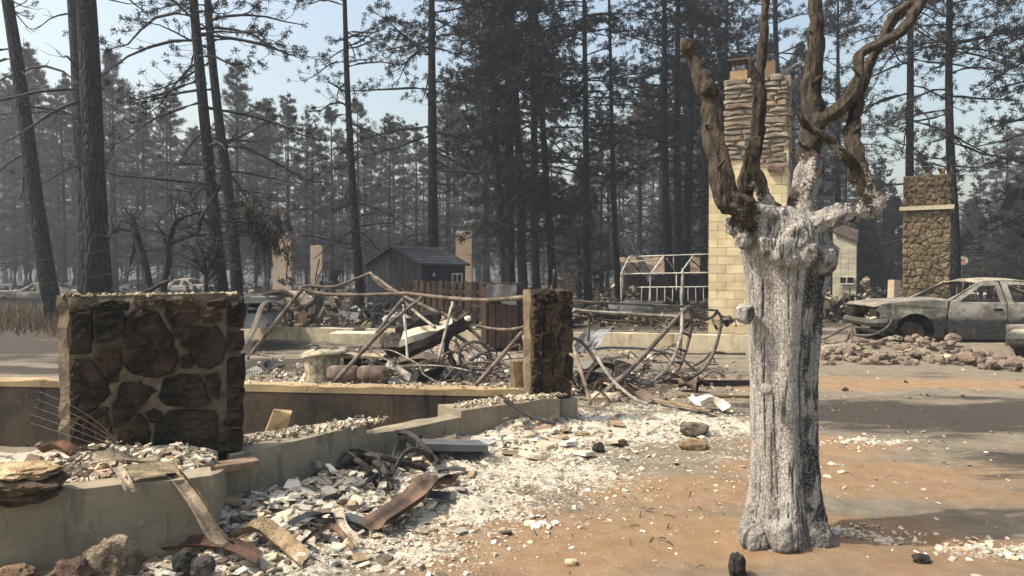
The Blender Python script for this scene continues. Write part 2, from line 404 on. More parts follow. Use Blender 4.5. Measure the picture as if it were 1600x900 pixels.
CHAR_SHADEB = [(1400, 640, 2.4, .75, 1.2), (1560, 650, 2.6, 1.2, 1.2), (1620, 720, 1.2, 1.3, .62), (1330, 655, 1.2, .5, .75), (1560, 840, .5, .18, .5), (1000, 600, 2.0, .6, .6), (1100, 600, 2, .35, .7), (900, 640, 1.2, .5, .4), (640, 735, .5, .4, .55), (40, 542, 7, 2.0, 1.5), (20, 583, 5, .7, 1.4), (40, 515, 10, 6, 1.4), (30, 560, 4, 1.2, .9), (600, 498, 14, 3.5, .95), (1000, 500, 8, 2.5, .9), (300, 520, 5, 3, .6), (560, 590, 3, .8, .5), (480, 640, 2, .6, .5),  # mostly char; small lower right blob paints the dead tree's limb shadow
         (400, 740, .6, .25, .5), (600, 575, 2.5, 1.6, .8), (450, 570, 2, 1.8, .85), (780, 580, 1.5, 1.3, .75), (1000, 575, 3, 1.4, .62), (60, 500, 5, 3, .6), (1450, 585, 4, .5, .45)]
ORB = [(950, 840, 1.6, .7, 1), (1150, 860, 1.2, .5, 1), (1400, 860, 1.2, .6, 1), (1360, 745, 1.6, .8, .9), (1400, 600, 5, .8, .8), (1100, 770, 1.2, .7, .8), (800, 880, 1, .4, .9), (1020, 590, 2.5, .7, .45), (1290, 700, 1, .6, .85), (1560, 770, 1.1, .5, .5)]
def hz(x, y):
    x = np.asarray(x, float); y = np.asarray(y, float)
    near = np.exp(-np.maximum(0, np.hypot(x, y - 6) - 8) / 6)
    h = (fbm(x * .25, y * .25, 0, 3, 3) - .5) * .12 * sst(10, 40, y) + (fbm(x * 1.3, y * 1.3, 0, 5, 4) - .5) * .05 * (near + .4)
    ash = blobs(x, y, ASHB)
    h = h + near * (fbm(x * 9, y * 9, 0, 9, 4) - .5) * (.020 + .085 * sst(.35, .9, ash))
    h = h + near * sst(.35, .9, ash) * .05 * sst(.45, .7, fbm(x * 3.1, y * 3.1, 4, 19, 3))
    g = G(760, 672); h = h + .10 * np.exp(-(((x - g.x) / .9) ** 2 + ((y - g.y) / .4) ** 2)) * (0.4 + fbm(x * 5, y * 5, 0, 2, 3))
    bx = 9.5 + (-.123) * (x + 9.5) - 0.0                        # line of the back wall
    inb = (x < .5)
    d = y - (9.5 - .123 * (x + 9.5))
    h = h + np.where(inb & (d > .08), .2 * np.exp(-np.maximum(d, 0) / 1.8) * sst(.6, 0, x), 0)
    h = h + .2 * sst(6.0, 6.9, x) * sst(13.6, 14.3, y) * sst(30, 22, y)       # raised pad under the cars
    h = h + .10 * sst(14.6, 15.6, y + x * .155) * sst(5.3, 4.9, x) * sst(-7, -6, x)
    tr = np.hypot(x - 1.62, y - 4.4); h = h + .05 * np.exp(-(tr / .45) ** 2)
    # the ledge crossing in front of the trunk's shadow
    g1, g2 = G(1310, 822), G(1600, 866)
    dd = (y - g1.y) - (x - g1.x) * (g2.y - g1.y) / (g2.x - g1.x)
    h = h + .035 * sst(-.015, .015, dd) * sst(1.85, 2.1, x) * sst(6, 5, y)
    pit = inside(PIT, x, y); h = np.where(pit, -.55 + (fbm(x * 3, y * 3, 0, 8, 3) - .5) * .3, h)
    por = inside(PIN, x, y)
    h = np.where(por, .36 + .05 * sst(4.3, 5.0, y) - .12 * sst(-2.3, -1.9, x) * sst(4.4, 5, y) + (fbm(x * 4, y * 4, 0, 6, 4) - .5) * .12, h)
    return h
def zg(x, y): return float(hz(np.array([x]), np.array([y]))[0])
def gp(px, py):
    g = G(px, py); 
    for _ in range(3): g = G(px, py, zg(g.x, g.y))
    return g

# ------------------------------------------------------------------ ground sheet
def axis(a, b, fine0, fine1, step, grow):
    xs = list(np.arange(fine0, fine1, step)); s = step; x = xs[-1]
    while x < b: s *= grow; x += s; xs.append(min(x, b))
    s = step; x = xs[0]; lo = []
    while x > a: s *= grow; x -= s; lo.append(max(x, a))
    return np.array(lo[::-1] + xs)
gx = axis(-420, 420, -4.6, 5.2, .03, 1.045); gy = axis(-40, 460, 2.6, 8.6, .028, 1.022)
X, Y = np.meshgrid(gx, gy); Z = hz(X, Y)
nx, ny = len(gx), len(gy); idx = np.arange(nx * ny).reshape(ny, nx)
fq = np.stack([idx[:-1, :-1], idx[:-1, 1:], idx[1:, 1:], idx[1:, :-1]], -1).reshape(-1, 4)
me = bpy.data.meshes.new('ground'); me.vertices.add(nx * ny); me.vertices.foreach_set('co', np.stack([X, Y, Z], -1).ravel())
me.loops.add(len(fq) * 4); me.loops.foreach_set('vertex_index', fq.ravel().astype(np.int32))
me.polygons.add(len(fq)); me.polygons.foreach_set('loop_start', np.arange(0, len(fq) * 4, 4, dtype=np.int32))
me.polygons.foreach_set('use_smooth', [True] * len(fq)); me.update(); me.validate()
ca = me.color_attributes.new('Col', 'FLOAT_COLOR', 'POINT')
ashm = blobs(X, Y, ASHB); char_shade = blobs(X, Y, CHAR_SHADEB); orm = blobs(X, Y, ORB)
char_shade = np.clip(char_shade + (fbm(X * .9, Y * 2.2, 0, 21, 4) - .5) * 1.1 * sst(.02, .5, char_shade), 0, 1.3); orm = np.clip(orm + (fbm(X * 1.4, Y * 2.0, 0, 22, 3) - .5) * .7 * sst(.02, .5, orm), 0, 1.2)
ashm = np.maximum(ashm, np.where(inside([tuple(p) for p in PORCH], X, Y), 1.0, 0)); ashm = np.where(inside(PIT, X, Y), .5, ashm); char_shade = np.where(inside(PIT, X, Y), .8, char_shade)
char_shade = np.maximum(char_shade, 1.0 * sst(15, 22, Y)); ashm = np.maximum(ashm, .22 * sst(14, 20, Y))
tr = np.hypot(X - 1.62, Y - 4.4); ashm = np.maximum(ashm, .8 * np.exp(-(tr / .33) ** 4)); 
cc = np.stack([ashm, char_shade, orm, np.ones_like(ashm)], -1).astype(np.float32); ca.data.foreach_set('color', cc.ravel())
t = NT('ground_soil_and_ash'); p = t.co('Position'); a = t.sep(t.attr())
n_big = t.noise(p, .9, 5, .6); n_mid = t.noise(p, 5, 6, .68); n_f = t.noise(p, 26, 6, .75); n_ff = t.noise(p, 90, 4, .8)
soil = t.mix(t.ramp(n_mid, .3, .7), (.17, .145, .108), (.255, .218, .165))
orange = t.mix(t.ramp(n_mid, .3, .72), (.255, .165, .092), (.325, .225, .140))
soil = t.mix(t.ramp(t.mth('ADD', a[2], t.mth('MULTIPLY', t.mth('SUBTRACT', n_big, .5), 1.2)), .25, .75), soil, orange)
chr_ = t.mix(t.ramp(n_f, .35, .7), (.026, .024, .021), (.075, .066, .054))
streak = t.noise(t.mp(p, (.35, 1.6, 1)), 3.2, 6, .7)
soil = t.mix(t.ramp(t.mth('ADD', a[1], t.mth('MULTIPLY', t.mth('SUBTRACT', streak, .5), 1.5)), .35, .8, 0, .93), soil, chr_)
soil = t.mix(t.ramp(n_ff, .55, .68, 0, .6), soil, (.085, .064, .045)); soil = t.mix(t.ramp(t.noise(t.mp(p, (.5, 1.3, 1)), 38, 5, .8), .60, .70, 0, .7), soil, (.10, .078, .055)); soil = t.mix(t.ramp(t.noise(p, 55, 3, .7), .66, .74, 0, .5), soil, (.45, .38, .29))
ashc = t.mix(t.ramp(n_f, .3, .7), (.40, .36, .29), (.66, .62, .52)); ashc = t.mix(t.ramp(n_mid, .53, .62, 0, .85), ashc, (.085, .077, .068))
ashc = t.mix(t.ramp(n_ff, .57, .66, 0, .8), ashc, (.13, .115, .10))
am = t.mth('ADD', a[0], t.mth('MULTIPLY', t.mth('SUBTRACT', n_f, .5), 1.1)); am = t.mth('ADD', am, t.mth('MULTIPLY', t.mth('SUBTRACT', n_mid, .5), .9))
soil = t.mix(t.ramp(am, .52, .66), soil, ashc)
fl = t.ramp(t.noise(p, 17, 5, .8), .69, .73); soil = t.mix(t.mth('MULTIPLY', fl, .8), soil, (.62, .56, .46))
b1 = t.bump(n_f, .9, .03); t.bump(n_ff, .8, .008, b1)
me.materials.append(t.fin(soil, .96))
g = bpy.data.objects.new('ground', me); C.objects.link(g); g['kind'] = 'structure'; g['label'] = 'bare orange and grey ash covered ground'

import bisect
_gx, _gy, _Z = gx.tolist(), gy.tolist(), Z
def zg(x, y):
    i = min(max(bisect.bisect_right(_gx, x) - 1, 0), nx - 2); j = min(max(bisect.bisect_right(_gy, y) - 1, 0), ny - 2)
    a = (x - _gx[i]) / (_gx[i + 1] - _gx[i]); b = (y - _gy[j]) / (_gy[j + 1] - _gy[j])
    return float((_Z[j, i] * (1 - a) + _Z[j, i + 1] * a) * (1 - b) + (_Z[j + 1, i] * (1 - a) + _Z[j + 1, i + 1] * a) * b)
def inpoly(poly, x, y):
    c = False; n = len(poly); j = n - 1
    for i in range(n):
        xi, yi, xj, yj = poly[i][0], poly[i][1], poly[j][0], poly[j][1]
        if (yi > y) != (yj > y) and x < (xj - xi) * (y - yi) / (yj - yi + 1e-12) + xi: c = not c
        j = i
    return c
# far hills
mb = MB(); hx = np.linspace(-420, 420, 90)
for (yy0, zz) in ((300, 20), ):
    vs = []; fs = []
    for i, x in enumerate(hx):
        top = 9 + 15 * fbm(x * .012 + 3, 1, 0, 4, 3) * 1.1
        for k, (dy, f) in enumerate(((0, 0), (20, .45), (50, .85), (85, 1.0), (140, .0))): vs.append((x, yy0 + dy, -.5 + top * f + random.uniform(-.5, .5) * (f > 0)))
    for i in range(len(hx) - 1):
        for k in range(4): fs.append((i * 5 + k, (i + 1) * 5 + k, (i + 1) * 5 + k + 1, i * 5 + k + 1))
    mb.add(vs, fs, (.25, .27, .27))
mb.build('hills', MAT['weed'], kind='structure', smooth=True)
# ------------------------------------------------------------------ ruined foundation
fnd = thing('house_foundation', 'low concrete foundation round the sooty crawl space pit', 'foundation', (-1.2, 6.2, 0))
mb = MB(); mb2 = MB()
for a, b, z0, z1 in ((FOUND[0], FOUND[1], .26, .27), (FOUND[1], FOUND[2], .24, .24)):
    wallslab(mb, a, b, .2, -.6, (z0, z1), seg=30, rough=.03, seed=4)
wallslab(mb, Vector((0.18, 7.72)), Vector((0.30, 8.4)), .2, -.6, .25, seg=3, rough=.02)
mb.build('front_wall', MAT['conc'], fnd)
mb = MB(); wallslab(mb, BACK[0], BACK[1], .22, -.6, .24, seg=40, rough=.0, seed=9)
mb.build('back_wall', MAT['soot_shade'], fnd)
mb = MB(); wallslab(mb, BACK[0] + Vector((0, -.005)), BACK[1] + Vector((0, -.005)), .27, .21, .285, col=(1.3, 1.15, .9), seg=90, rough=.03, seed=3)
mb.build('wall_cap', MAT['conc'], fnd)
# widened ledges on the front wall
mb = MB(); prism(mb, [(-1.95, 5.14), (-1.22, 6.22), (-1.42, 6.42), (-2.35, 5.62)], -.5, .33); mb.build('ledge', MAT['conc'], fnd)
a = Vector((-.48, 6.98)); b = Vector((.50, 7.72)); mb = MB(); wallslab(mb, a, b, .42, -.4, .30, seg=10, rough=.03, seed=2); mb.build('ledge', MAT['conc'], fnd)
# porch retaining wall in front
mb = MB(); wallslab(mb, Vector((-5.2, 2.70)), Vector((-1.75, 4.31)), .2, -.1, (.40, .42), seg=60, rough=.02, seed=5)
wallslab(mb, Vector((-1.75, 4.312)), Vector((-1.95, 5.05)), .2, -.1, (.417, .26), seg=6, rough=.02, seed=7)
mb.build('porch_wall', MAT['conc'], origin=(-1.9, 4.3, 0), label='long grey cracked concrete porch wall at the lower left', cat='wall')

# stone veneer wall
WR = Vector((-1.9, 5.3, 0)); wa = R(20); WU = Vector((math.cos(wa), math.sin(wa), 0)); WN = Vector((math.sin(wa), -math.cos(wa), 0)); ZZ = Vector((0, 0, 1))
wall = thing('stone_wall', 'broken wall of big dark irregular stones in tan mortar', 'wall', tuple(WR))
def wuv(px, py): q = onplane(px, py, WR, WN) - WR; return (q.dot(WU), q.z)
mb = MB(); L = -wuv(95, 500)[0]; th = .24; seg = 26
fr = []
uL = wuv(108, 500)[0]; uR = wuv(354, 500)[0]; uE = wuv(374, 500)[0]
# slab with chamfered left edge
outl = [(uL, 0.0), (uR, 0.0), (uE, .03), (uE, th), (uL - .08, th), (uL - .08, .07)]
vs = []; fs = []; nz = 22
for k in range(nz + 1):
    z = -.1 + (1.45 + .1) * k / nz
    for j, (uu, dd) in enumerate(outl):
        jit = (vn(k * .9, j * 3.1, 0, 3) - .5) * .03
        zz = z + ((vn(uu * 6, dd * 8, 0, 8) - .5) * .03 if k == nz else 0)
        vs.append(WR + WU * (uu + jit) - WN * (dd + jit * .5) + ZZ * zz)
n = len(outl)
for k in range(nz):
    for j in range(n): fs.append((k * n + j, k * n + (j + 1) % n, (k + 1) * n + (j + 1) % n, (k + 1) * n + j))
fs.append(tuple(range(nz * n, nz * n + n)))
mb.add(vs, fs); mb.build('mortar_core', MAT['mortar'], wall)
# rough mortar face sheet with pits and ridges, standing proud of the core
mb = MB(); nu, nv = 110, 100; u0, u1 = uL - .0, uR; vs = []; fs = []
UU, VV = np.meshgrid(np.linspace(u0, u1, nu), np.linspace(0.0, 1.44, nv)); D = .012 + (fbm(UU * 18, VV * 18, 0, 5, 4) - .5) * .06
for i in range(nv):
    for j in range(nu): vs.append(WR + WU * UU[i, j] + WN * max(.003, D[i, j]) + ZZ * (VV[i, j]))
for i in range(nv - 1):
    for j in range(nu - 1): a = i * nu + j; fs.append((a, a + 1, a + nu + 1, a + nu))
mb.add(vs, fs); mb.build('mortar', MAT['mortar'], wall, smooth=True)
Z1 = [[(118, 165), (215, 160), (218, 350), (165, 358), (115, 355)], [(235, 165), (350, 160), (370, 200), (350, 270), (290, 300), (240, 310), (228, 220)],
      [(140, 140), (230, 125), (330, 105), (385, 125), (385, 160), (350, 155), (240, 158), (150, 160)],
      [(385, 165), (440, 150), (520, 165), (545, 220), (590, 280), (600, 380), (580, 440), (500, 465), (420, 450), (370, 430), (355, 340), (360, 250)],
      [(420, 115), (545, 108), (540, 135), (430, 140)], [(555, 110), (660, 105), (710, 140), (690, 200), (640, 240), (600, 285), (575, 230), (540, 170)],
      [(735, 120), (820, 105), (820, 150), (740, 160)], [(715, 180), (800, 175), (800, 205), (720, 215)],
      [(630, 240), (700, 235), (785, 225), (815, 280), (828, 330), (800, 400), (750, 425), (700, 420), (680, 360), (615, 310)],
      [(615, 370), (660, 360), (680, 390), (660, 420), (620, 415)], [(240, 330), (345, 315), (345, 400), (330, 480), (290, 480), (230, 390)],
      [(130, 380), (220, 390), (290, 480), (300, 540), (230, 600), (120, 640), (115, 500)],
      [(350, 490), (430, 480), (510, 520), (460, 570), (420, 610), (350, 680), (315, 690), (310, 590)],
      [(540, 470), (620, 440), (700, 445), (720, 500), (755, 570), (700, 595), (560, 590), (515, 550)], [(720, 450), (780, 435), (800, 480), (790, 560), (758, 540)],
      [(455, 620), (500, 600), (535, 625), (520, 665), (480, 660)], [(150, 640), (290, 595), (300, 720), (200, 760), (120, 760)],
      [(340, 720), (380, 660), (430, 625), (465, 660), (480, 740), (470, 790), (350, 790)],
      [(500, 670), (560, 612), (700, 605), (785, 615), (780, 700), (770, 780), (720, 850), (620, 850), (490, 790)]]
random.seed(5)
for i, pl in enumerate(Z1):
    poly = [wuv(70 + x / 2.903, 430 + y / 2.903) for x, y in pl]; mb = MB()
    q0 = Vector((sum(a for a, b in poly), sum(b for a, b in poly))) / len(poly); poly = [tuple(q0 + (Vector(a) - q0) * (1 + .004 / max(.05, (Vector(a) - q0).length))) for a in poly]
    c = random.choice(((1, .92, .86), (1.1, 1, .85), (.8, .85, .8), (1.0, .9, .85), (.75, .78, .72)))
    stone(mb, poly, WR + WN * .006, WU, ZZ, WN, random.uniform(.030, .045), i * 3 + 1, c, rough=.8, step=.03, fr=24, rings=(1, .97, .9, .8, .69, .57, .44, .31, .16))
    mb.build('stone', MAT['veneer'], wall)
Z2 = [[(828, 100), (905, 95), (912, 190), (900, 240), (830, 240)], [(835, 250), (905, 258), (908, 320), (890, 350), (838, 345)], [(825, 375), (912, 368), (915, 450), (900, 520), (830, 520)],
      [(820, 530), (908, 530), (900, 600), (830, 610)], [(825, 618), (905, 610), (895, 690), (800, 690)], [(790, 700), (895, 695), (900, 770), (880, 840), (760, 840)]]
for i, pl in enumerate(Z2):                                           # corner stones wrapping the right end
    poly = [wuv(70 + x / 2.903, 430 + y / 2.903) for x, y in pl]; mb = MB()
    stone(mb, poly, WR + WN * -.16, WU, ZZ, WN, .19, i * 5 + 2, (.9, .9, .8), rings=(1, .97, .8, .5, .25), rough=.3, step=.03)
    mb.build('corner_stone', MAT['veneer'], wall)
mb = MB(); random.seed(2)
for k in range(150):
    u = random.uniform(uL - .05, uR + .1); chunk(mb, WR + WU * u - WN * random.uniform(.0, .2) + ZZ * 1.452, random.uniform(.01, .028), .6, random.choice(((.5, .42, .3), (.8, .75, .62), (.2, .17, .13))), 1)
mb.build('broken_edge_crumbs', MAT['ash'], wall, kind='stuff')

# stone pillar
pb = Vector((.175, 7.86, 0)); pa = R(18); PU = Vector((math.cos(pa), math.sin(pa), 0)); PN = Vector((math.sin(pa), -math.cos(pa), 0))
pil = thing('stone_pillar', 'narrow stone veneered pillar on a concrete base at the corner', 'pillar', tuple(pb)); Wp = .50
mb = MB(); vs = []; fs = []
for k in range(14):
    z = .22 + (1.43 - .22) * k / 13
    for j, (uu, dd) in enumerate(((0.02, 0), (Wp - .03, 0), (Wp - .03, .15), (-.005, .15))):
        q = (vn(k * .8, j * 5, 0, 6) - .5) * .03; vs.append(pb + PU * (uu + q) - PN * (dd) + ZZ * (z + (q if k == 13 else 0)))
for k in range(13):
    for j in range(4): fs.append((k * 4 + j, k * 4 + (j + 1) % 4, k * 4 + 4 + (j + 1) % 4, k * 4 + 4 + j))
fs.append((52, 53, 54, 55)); mb.add(vs, fs, (1.25, 1.2, 1.1)); mb.build('mortar_core', MAT['mortar'], pil)
PC = [[(.05, .0), (.15, .0), (.16, .28), (.06, .34)], [(.16, .01), (.27, .02), (.29, .22), (.26, .42), (.17, .40)], [(.28, .0), (.48, .02), (.50, .17), (.40, .24), (.30, .2)],
      [(.05, .36), (.16, .32), (.17, .58), (.14, .70), (.06, .68)], [(.28, .25), (.39, .25), (.42, .42), (.36, .52), (.28, .44)], [(.40, .26), (.50, .2), (.51, .46), (.44, .5)],
      [(.18, .45), (.29, .47), (.34, .56), (.30, .72), (.18, .70)], [(.06, .72), (.16, .72), (.18, .98), (.15, 1.17), (.06, 1.17)], [(.36, .54), (.50, .5), (.51, .76), (.40, .8), (.34, .68)],
      [(.19, .74), (.32, .74), (.36, .84), (.30, 1.0), (.19, .98)], [(.38, .84), (.50, .79), (.50, 1.0), (.42, 1.04), (.36, .94)], [(.19, 1.0), (.29, 1.04), (.30, 1.19), (.18, 1.19)], [(.31, 1.04), (.42, 1.07), (.50, 1.03), (.49, 1.19), (.32, 1.2)]]
random.seed(8)
for i, poly in enumerate(PC):
    poly = [((x - .035) * 1.06, y) for x, y in poly]; mb = MB(); stone(mb, poly, pb + PN * .004 + ZZ * .235, PU, ZZ, PN, random.uniform(.04, .08), 40 + i, random.choice(((1.2, 1.15, .95), (.85, .82, .72), (1.5, 1.4, 1.1))), rough=.9, step=.025, fr=26, rings=(1, .95, .85, .7, .52, .34, .16))
    mb.build('stone', MAT['veneer'], pil)
mb = MB(); box(mb, pb + PU * .255 - PN * .10 + ZZ * .06, (.56, .34, .38), rz(pa), (.85, .9, 1.0), .006); mb.build('concrete_base', MAT['conc'], pil)

# pale low foundation wall across the lot behind
lw = thing('low_foundation_wall', 'long pale cream foundation wall across the lot behind', 'wall', (0, 15, 0))
a, b = Vector((-9.6, 17.6)), Vector((5.0, 14.4)); cuts = [0, .42, .437, .7, 1.0]
for i in range(4):
    if i == 1: continue
    p, q = a + (b - a) * (cuts[i] + .001), a + (b - a) * (cuts[i + 1] - .001); mb = MB()
    wallslab(mb, p, q, .2, -.1, .385, seg=30, rough=.022, seed=i); mb.build('wall_section', MAT['concpale'], lw)
mb = MB(); wallslab(mb, a + (b - a) * .42 + Vector((0, .08)), a + (b - a) * .437 + Vector((0, .08)), .1, -.1, .37, seed=3); mb.build('dark_joint', MAT['soot_shade'], lw)

# ------------------------------------------------------------------ chimneys
def frameof(pxl, pxr, Y, ang):
    """front-left corner at pixel pxl depth Y, face turned by ang (positive: right edge further), returns origin,u,n,width"""
    o = at(pxl, 427, Y); o.z = 0; u = Vector((math.cos(ang), math.sin(ang), 0)); n = Vector((math.sin(ang), -math.cos(ang), 0))
    k = (pxr - CX) / F; wd = (k * o.y - o.x) / (u.x - k * u.y); return o, u, n, wd
# big block and ledge-stone chimney
o, u, n, wd = frameof(1107, 1229, 17.4, R(-24)); bigc = thing('chimney', 'tall chimney of pale blocks below and rough ledge stones above', 'chimney', tuple(o + u * wd / 2))
dpt = .62; zt_l = at(1107, 272, 17.4).z; zt = at(1135, 128, 17.4).z; zb = at(1135, 252, 17.4).z; stepx = (1131 - 1107) / (1229 - 1107) * wd
mb = MB(); c0 = o + u * (wd / 2) - n * (dpt / 2)
box(mb, c0 + ZZ * (zt_l / 2 - .15), (wd - .03, dpt - .03, zt_l - .05), rz(R(-24)), (.8, .8, .8)); box(mb, o + u * (stepx + (wd - stepx) / 2) - n * (dpt / 2) + ZZ * (zt_l + (zt - zt_l) / 2 - .15), (wd - stepx - .04, dpt - .04, zt - zt_l), rz(R(-24)), (.5, .45, .4))
mb.build('core', MAT['block'], bigc)
random.seed(21); bh = .2; z = 0.0; row = 0
while z < zb + .3:
    if z + bh > zt_l: x0 = stepx
    else: x0 = 0
    xs = [x0]; off = .2 if row % 2 else .4; xx = x0 + off if x0 == 0 else x0 + off
    while xx < wd - .1: xs.append(xx); xx += .4
    xs.append(wd)
    for a_, b_ in zip(xs[:-1], xs[1:]):
        mid = (a_ + b_) / 2; ztop = min(z + bh, zb - .02 - (mid - stepx) / (wd - stepx) * .26 + .1) if x0 else z + bh
        if ztop - z < .06: continue
        g_ = random.uniform(.78, 1.1); mb = MB()
        box(mb, o + u * mid + n * random.uniform(-.002, .005) - n * .05 + ZZ * ((z + ztop) / 2), (b_ - a_ - .008, .12, ztop - z - .008), rz(R(-24)), (g_, g_ * random.uniform(.96, 1.02), g_ * random.uniform(.9, 1.02)), .002)
        mb.build('block', MAT['block'], bigc)
    for sd in (0, 1):                                                # blocks up the right hand side
        mb = MB(); box(mb, o + u * (wd - .03) - n * (.15 + .3 * sd) + ZZ * (z + bh / 2), (.10, .29, bh - .008), rz(R(-24))); mb.build('block', MAT['block'], bigc)
    z += bh; row += 1
# ledge stones
z = zb - .25; row = 0
while z < zt - .03:
    h = random.uniform(.08, .16); x = stepx - random.uniform(0, .04)
    while x < wd - .05:
        L_ = random.uniform(.22, .75); L_ = min(L_, wd + random.uniform(-.02, .05) - x)
        if L_ < .12: break
        lim = zb - (x + L_ / 2 - stepx) / (wd - stepx) * .3
        if z > lim - .02:
            hh = h * random.uniform(.8, 1.05); mb = MB(); s1, s2 = random.uniform(-.03, .03), random.uniform(-.03, .03)
            poly = [(x + .008, z + .008 + max(s1, 0)), (x + L_ * .5, z + .006 + random.uniform(0, .02)), (x + L_ - .008, z + .008 + max(s2, 0)), (x + L_ - .008 + random.uniform(-.02, .01), z + hh - .006), (x + L_ * .45, z + hh + random.uniform(-.02, .015)), (x + .01, z + hh - .01)]
            g_ = random.uniform(.6, 1.15); c = random.choice(((1, 1, 1), (1.05, 1, .95), (.85, .85, .85), (1.1, .95, .88), (.95, 1, 1)))
            stone(mb, poly, o + n * -.06, u, ZZ, n, .06 + random.uniform(.02, .09), 200 + row, tuple(q * g_ for q in c), rings=(1, .96, .7), rough=.25, step=.12, fr=8); mb.build('ledge_stone', MAT['ledge'], bigc)
        x += L_
    mb = MB(); box(mb, o + u * (wd - .02) - n * .33 + ZZ * (z + h / 2), (.10 + random.uniform(0, .08), .52, h - .02), rz(R(-24)), (.8, .75, .7), .012); mb.build('ledge_stone', MAT['ledge'], bigc)
    z += h; row += 1
mb = MB(); box(mb, o + u * (stepx + .30) - n * .3 + ZZ * (zt + .10), (.38, .38, .25), rz(R(-24)), (.62, .5, .4)); mb.build('flue', MAT['block'], bigc)
mb = MB(); box(mb, o + u * (wd - .5) - n * .3 + ZZ * (zt + .17), (.42, .42, .38), rz(R(-24)), (.36, .29, .24), .01); mb.build('flue', MAT['block'], bigc)
mb = MB(); fc = o + u * (stepx + .30) - n * .3
box(mb, fc + ZZ * (zt + .47), (.50, .50, .04), rz(R(-24)), (1, .8, .7))
cap = mb.build('flue_cap', MAT['darkmetal'], bigc); mb = MB()
for k in range(9):
    for q in (-1, 1):
        box(mb, fc + u * (-.19 + k * .0475) + n * .19 * q + ZZ * (zt + .34), (.018, .018, .23)); box(mb, fc + n * (-.19 + k * .0475) + u * .19 * q + ZZ * (zt + .34), (.018, .018, .23))
mb.build('cap_grille', MAT['darkmetal'], bigc)
mb = MB(); box(mb, o + u * (wd - .25) + n * .06 + ZZ * (zb - .28), (.34, .16, .09), rz(R(-24)) @ Matrix.Rotation(R(6), 3, 'Y'), (.5, .42, .35), .01); mb.build('ledge_stone', MAT['ledge'], bigc)

# field stone chimney on the right
o, u, n, wd = frameof(1410, 1484, 19.5, R(-30)); sc_ = thing('chimney', 'brown field stone chimney with a pale band behind the burnt car', 'chimney', tuple(o + u * wd / 2))
zt = at(1450, 276, 19.5).z; zband = at(1450, 326, 19.5).z
mb = MB(); box(mb, o + u * wd / 2 - n * .45 + ZZ * (zt / 2), (wd, .9, zt), rz(R(-30)), (.95, .9, .8)); mb.build('mortar_core', MAT['mortar'], sc_)
random.seed(31)
for z0, z1, cl, ny_ in ((.0, zband - .05, (1, 1, 1), 19), (zband + .06, zt, (.6, .55, .55), 5)):
    for i, poly in enumerate(cells(wd, z1 - z0, 7, ny_, 17 + ny_, .014)):
        mb = MB(); g_ = random.uniform(.7, 1.25); stone(mb, poly, o + ZZ * z0 + n * .003, u, ZZ, n, random.uniform(.015, .04), i, tuple(q * g_ for q in cl), rings=(1, .88, .55), rough=1.0, step=.09, fr=14)
        mb.build('stone', MAT['field'], sc_)
mb = MB(); box(mb, o + u * (wd / 2 - .0) - n * .42 + ZZ * zband, (wd + .16, 1.06, .10), rz(R(-30)), (.62, .6, .5), .01); mb.build('stone_band', MAT['ash'], sc_)
mb = MB(); tube(mb, [o + u * (wd * .52) - n * .4 + ZZ * (zt - .02), o + u * (wd * .52) - n * .4 + ZZ * (zt + .25)], [.16, .13], 10); tube(mb, [o + u * (wd * .52) - n * .4 + ZZ * (zt + .25), o + u * (wd * .52) - n * .4 + ZZ * (zt + .36)], .17, 10); mb.build('flue', MAT['darkmetal'], sc_)
mb = MB(); tube(mb, [o + u * (wd * .82) - n * .4 + ZZ * (zt - .02), o + u * (wd * .82) - n * .4 + ZZ * (zt + .2)], .13, 8, (2, 1.7, 1.4)); mb.build('flue', MAT['darkmetal'], sc_)

# pale block chimney end with shingle cap and small window
o, u, n, wd = frameof(1301, 1338, 30, R(-26)); wc = thing('chimney', 'pale block chimney end with a sloping brown cap and small vent window', 'chimney', tuple(o + u * wd / 2))
zt = at(1300, 362, 30).z; zr = at(1338, 378, 30).z; mb = MB()
A = [o, o + u * wd, o + u * wd + ZZ * zr, o + ZZ * zt]; B = [p - n * .8 for p in A]
mb.add(A + B, [(0, 1, 2, 3), (5, 4, 7, 6), (4, 0, 3, 7), (1, 5, 6, 2), (3, 2, 6, 7)], (.78, .86, 1.0)); mb.build('wall', MAT['block'], wc)
for k in range(13):
    for j in range(3):
        mb = MB(); zz = k * .2; x_ = (j + .5) / 3 * wd
        if zz + .2 < zr: box(mb, o + u * x_ + n * .01 + ZZ * (zz + .1), (wd / 3 - .012, .03, .19), rz(R(-26)), (lambda g_: tuple(q * g_ for q in (.8, .88, 1.0)))(random.uniform(.85, 1.05))); mb.build('block', MAT['block'], wc)
mb = MB(); mb.add([o + n * .1 + ZZ * (zt + .02), o + u * (wd + .05) + n * .1 + ZZ * (zr + .02), o + u * (wd + .05) - n * .9 + ZZ * (zr + .5), o - n * .9 + ZZ * (zt + .5), o + n * .1 + ZZ * (zt - .06), o + u * (wd + .05) + n * .1 + ZZ * (zr - .06)], [(0, 1, 2, 3), (4, 5, 1, 0)], (1.6, 1.1, .9)); mb.build('shingle_cap', MAT['shingle'], wc)
p = at(1323, 438, 29.7); mb = MB(); box(mb, p, (.46, .06, .24), rz(R(-26)), (.15, .15, .15)); fr_ = mb.build('vent_window', MAT['darkmetal'], wc)
mb = MB(); box(mb, p + n * .04, (.03, .03, .26), rz(R(-26))); box(mb, p + n * .04 + ZZ * .14, (.56, .04, .04), rz(R(-26))); box(mb, p + n * .04 - ZZ * .14, (.56, .04, .04), rz(R(-26))); mb.build('window_frame', MAT['white'], fr_)

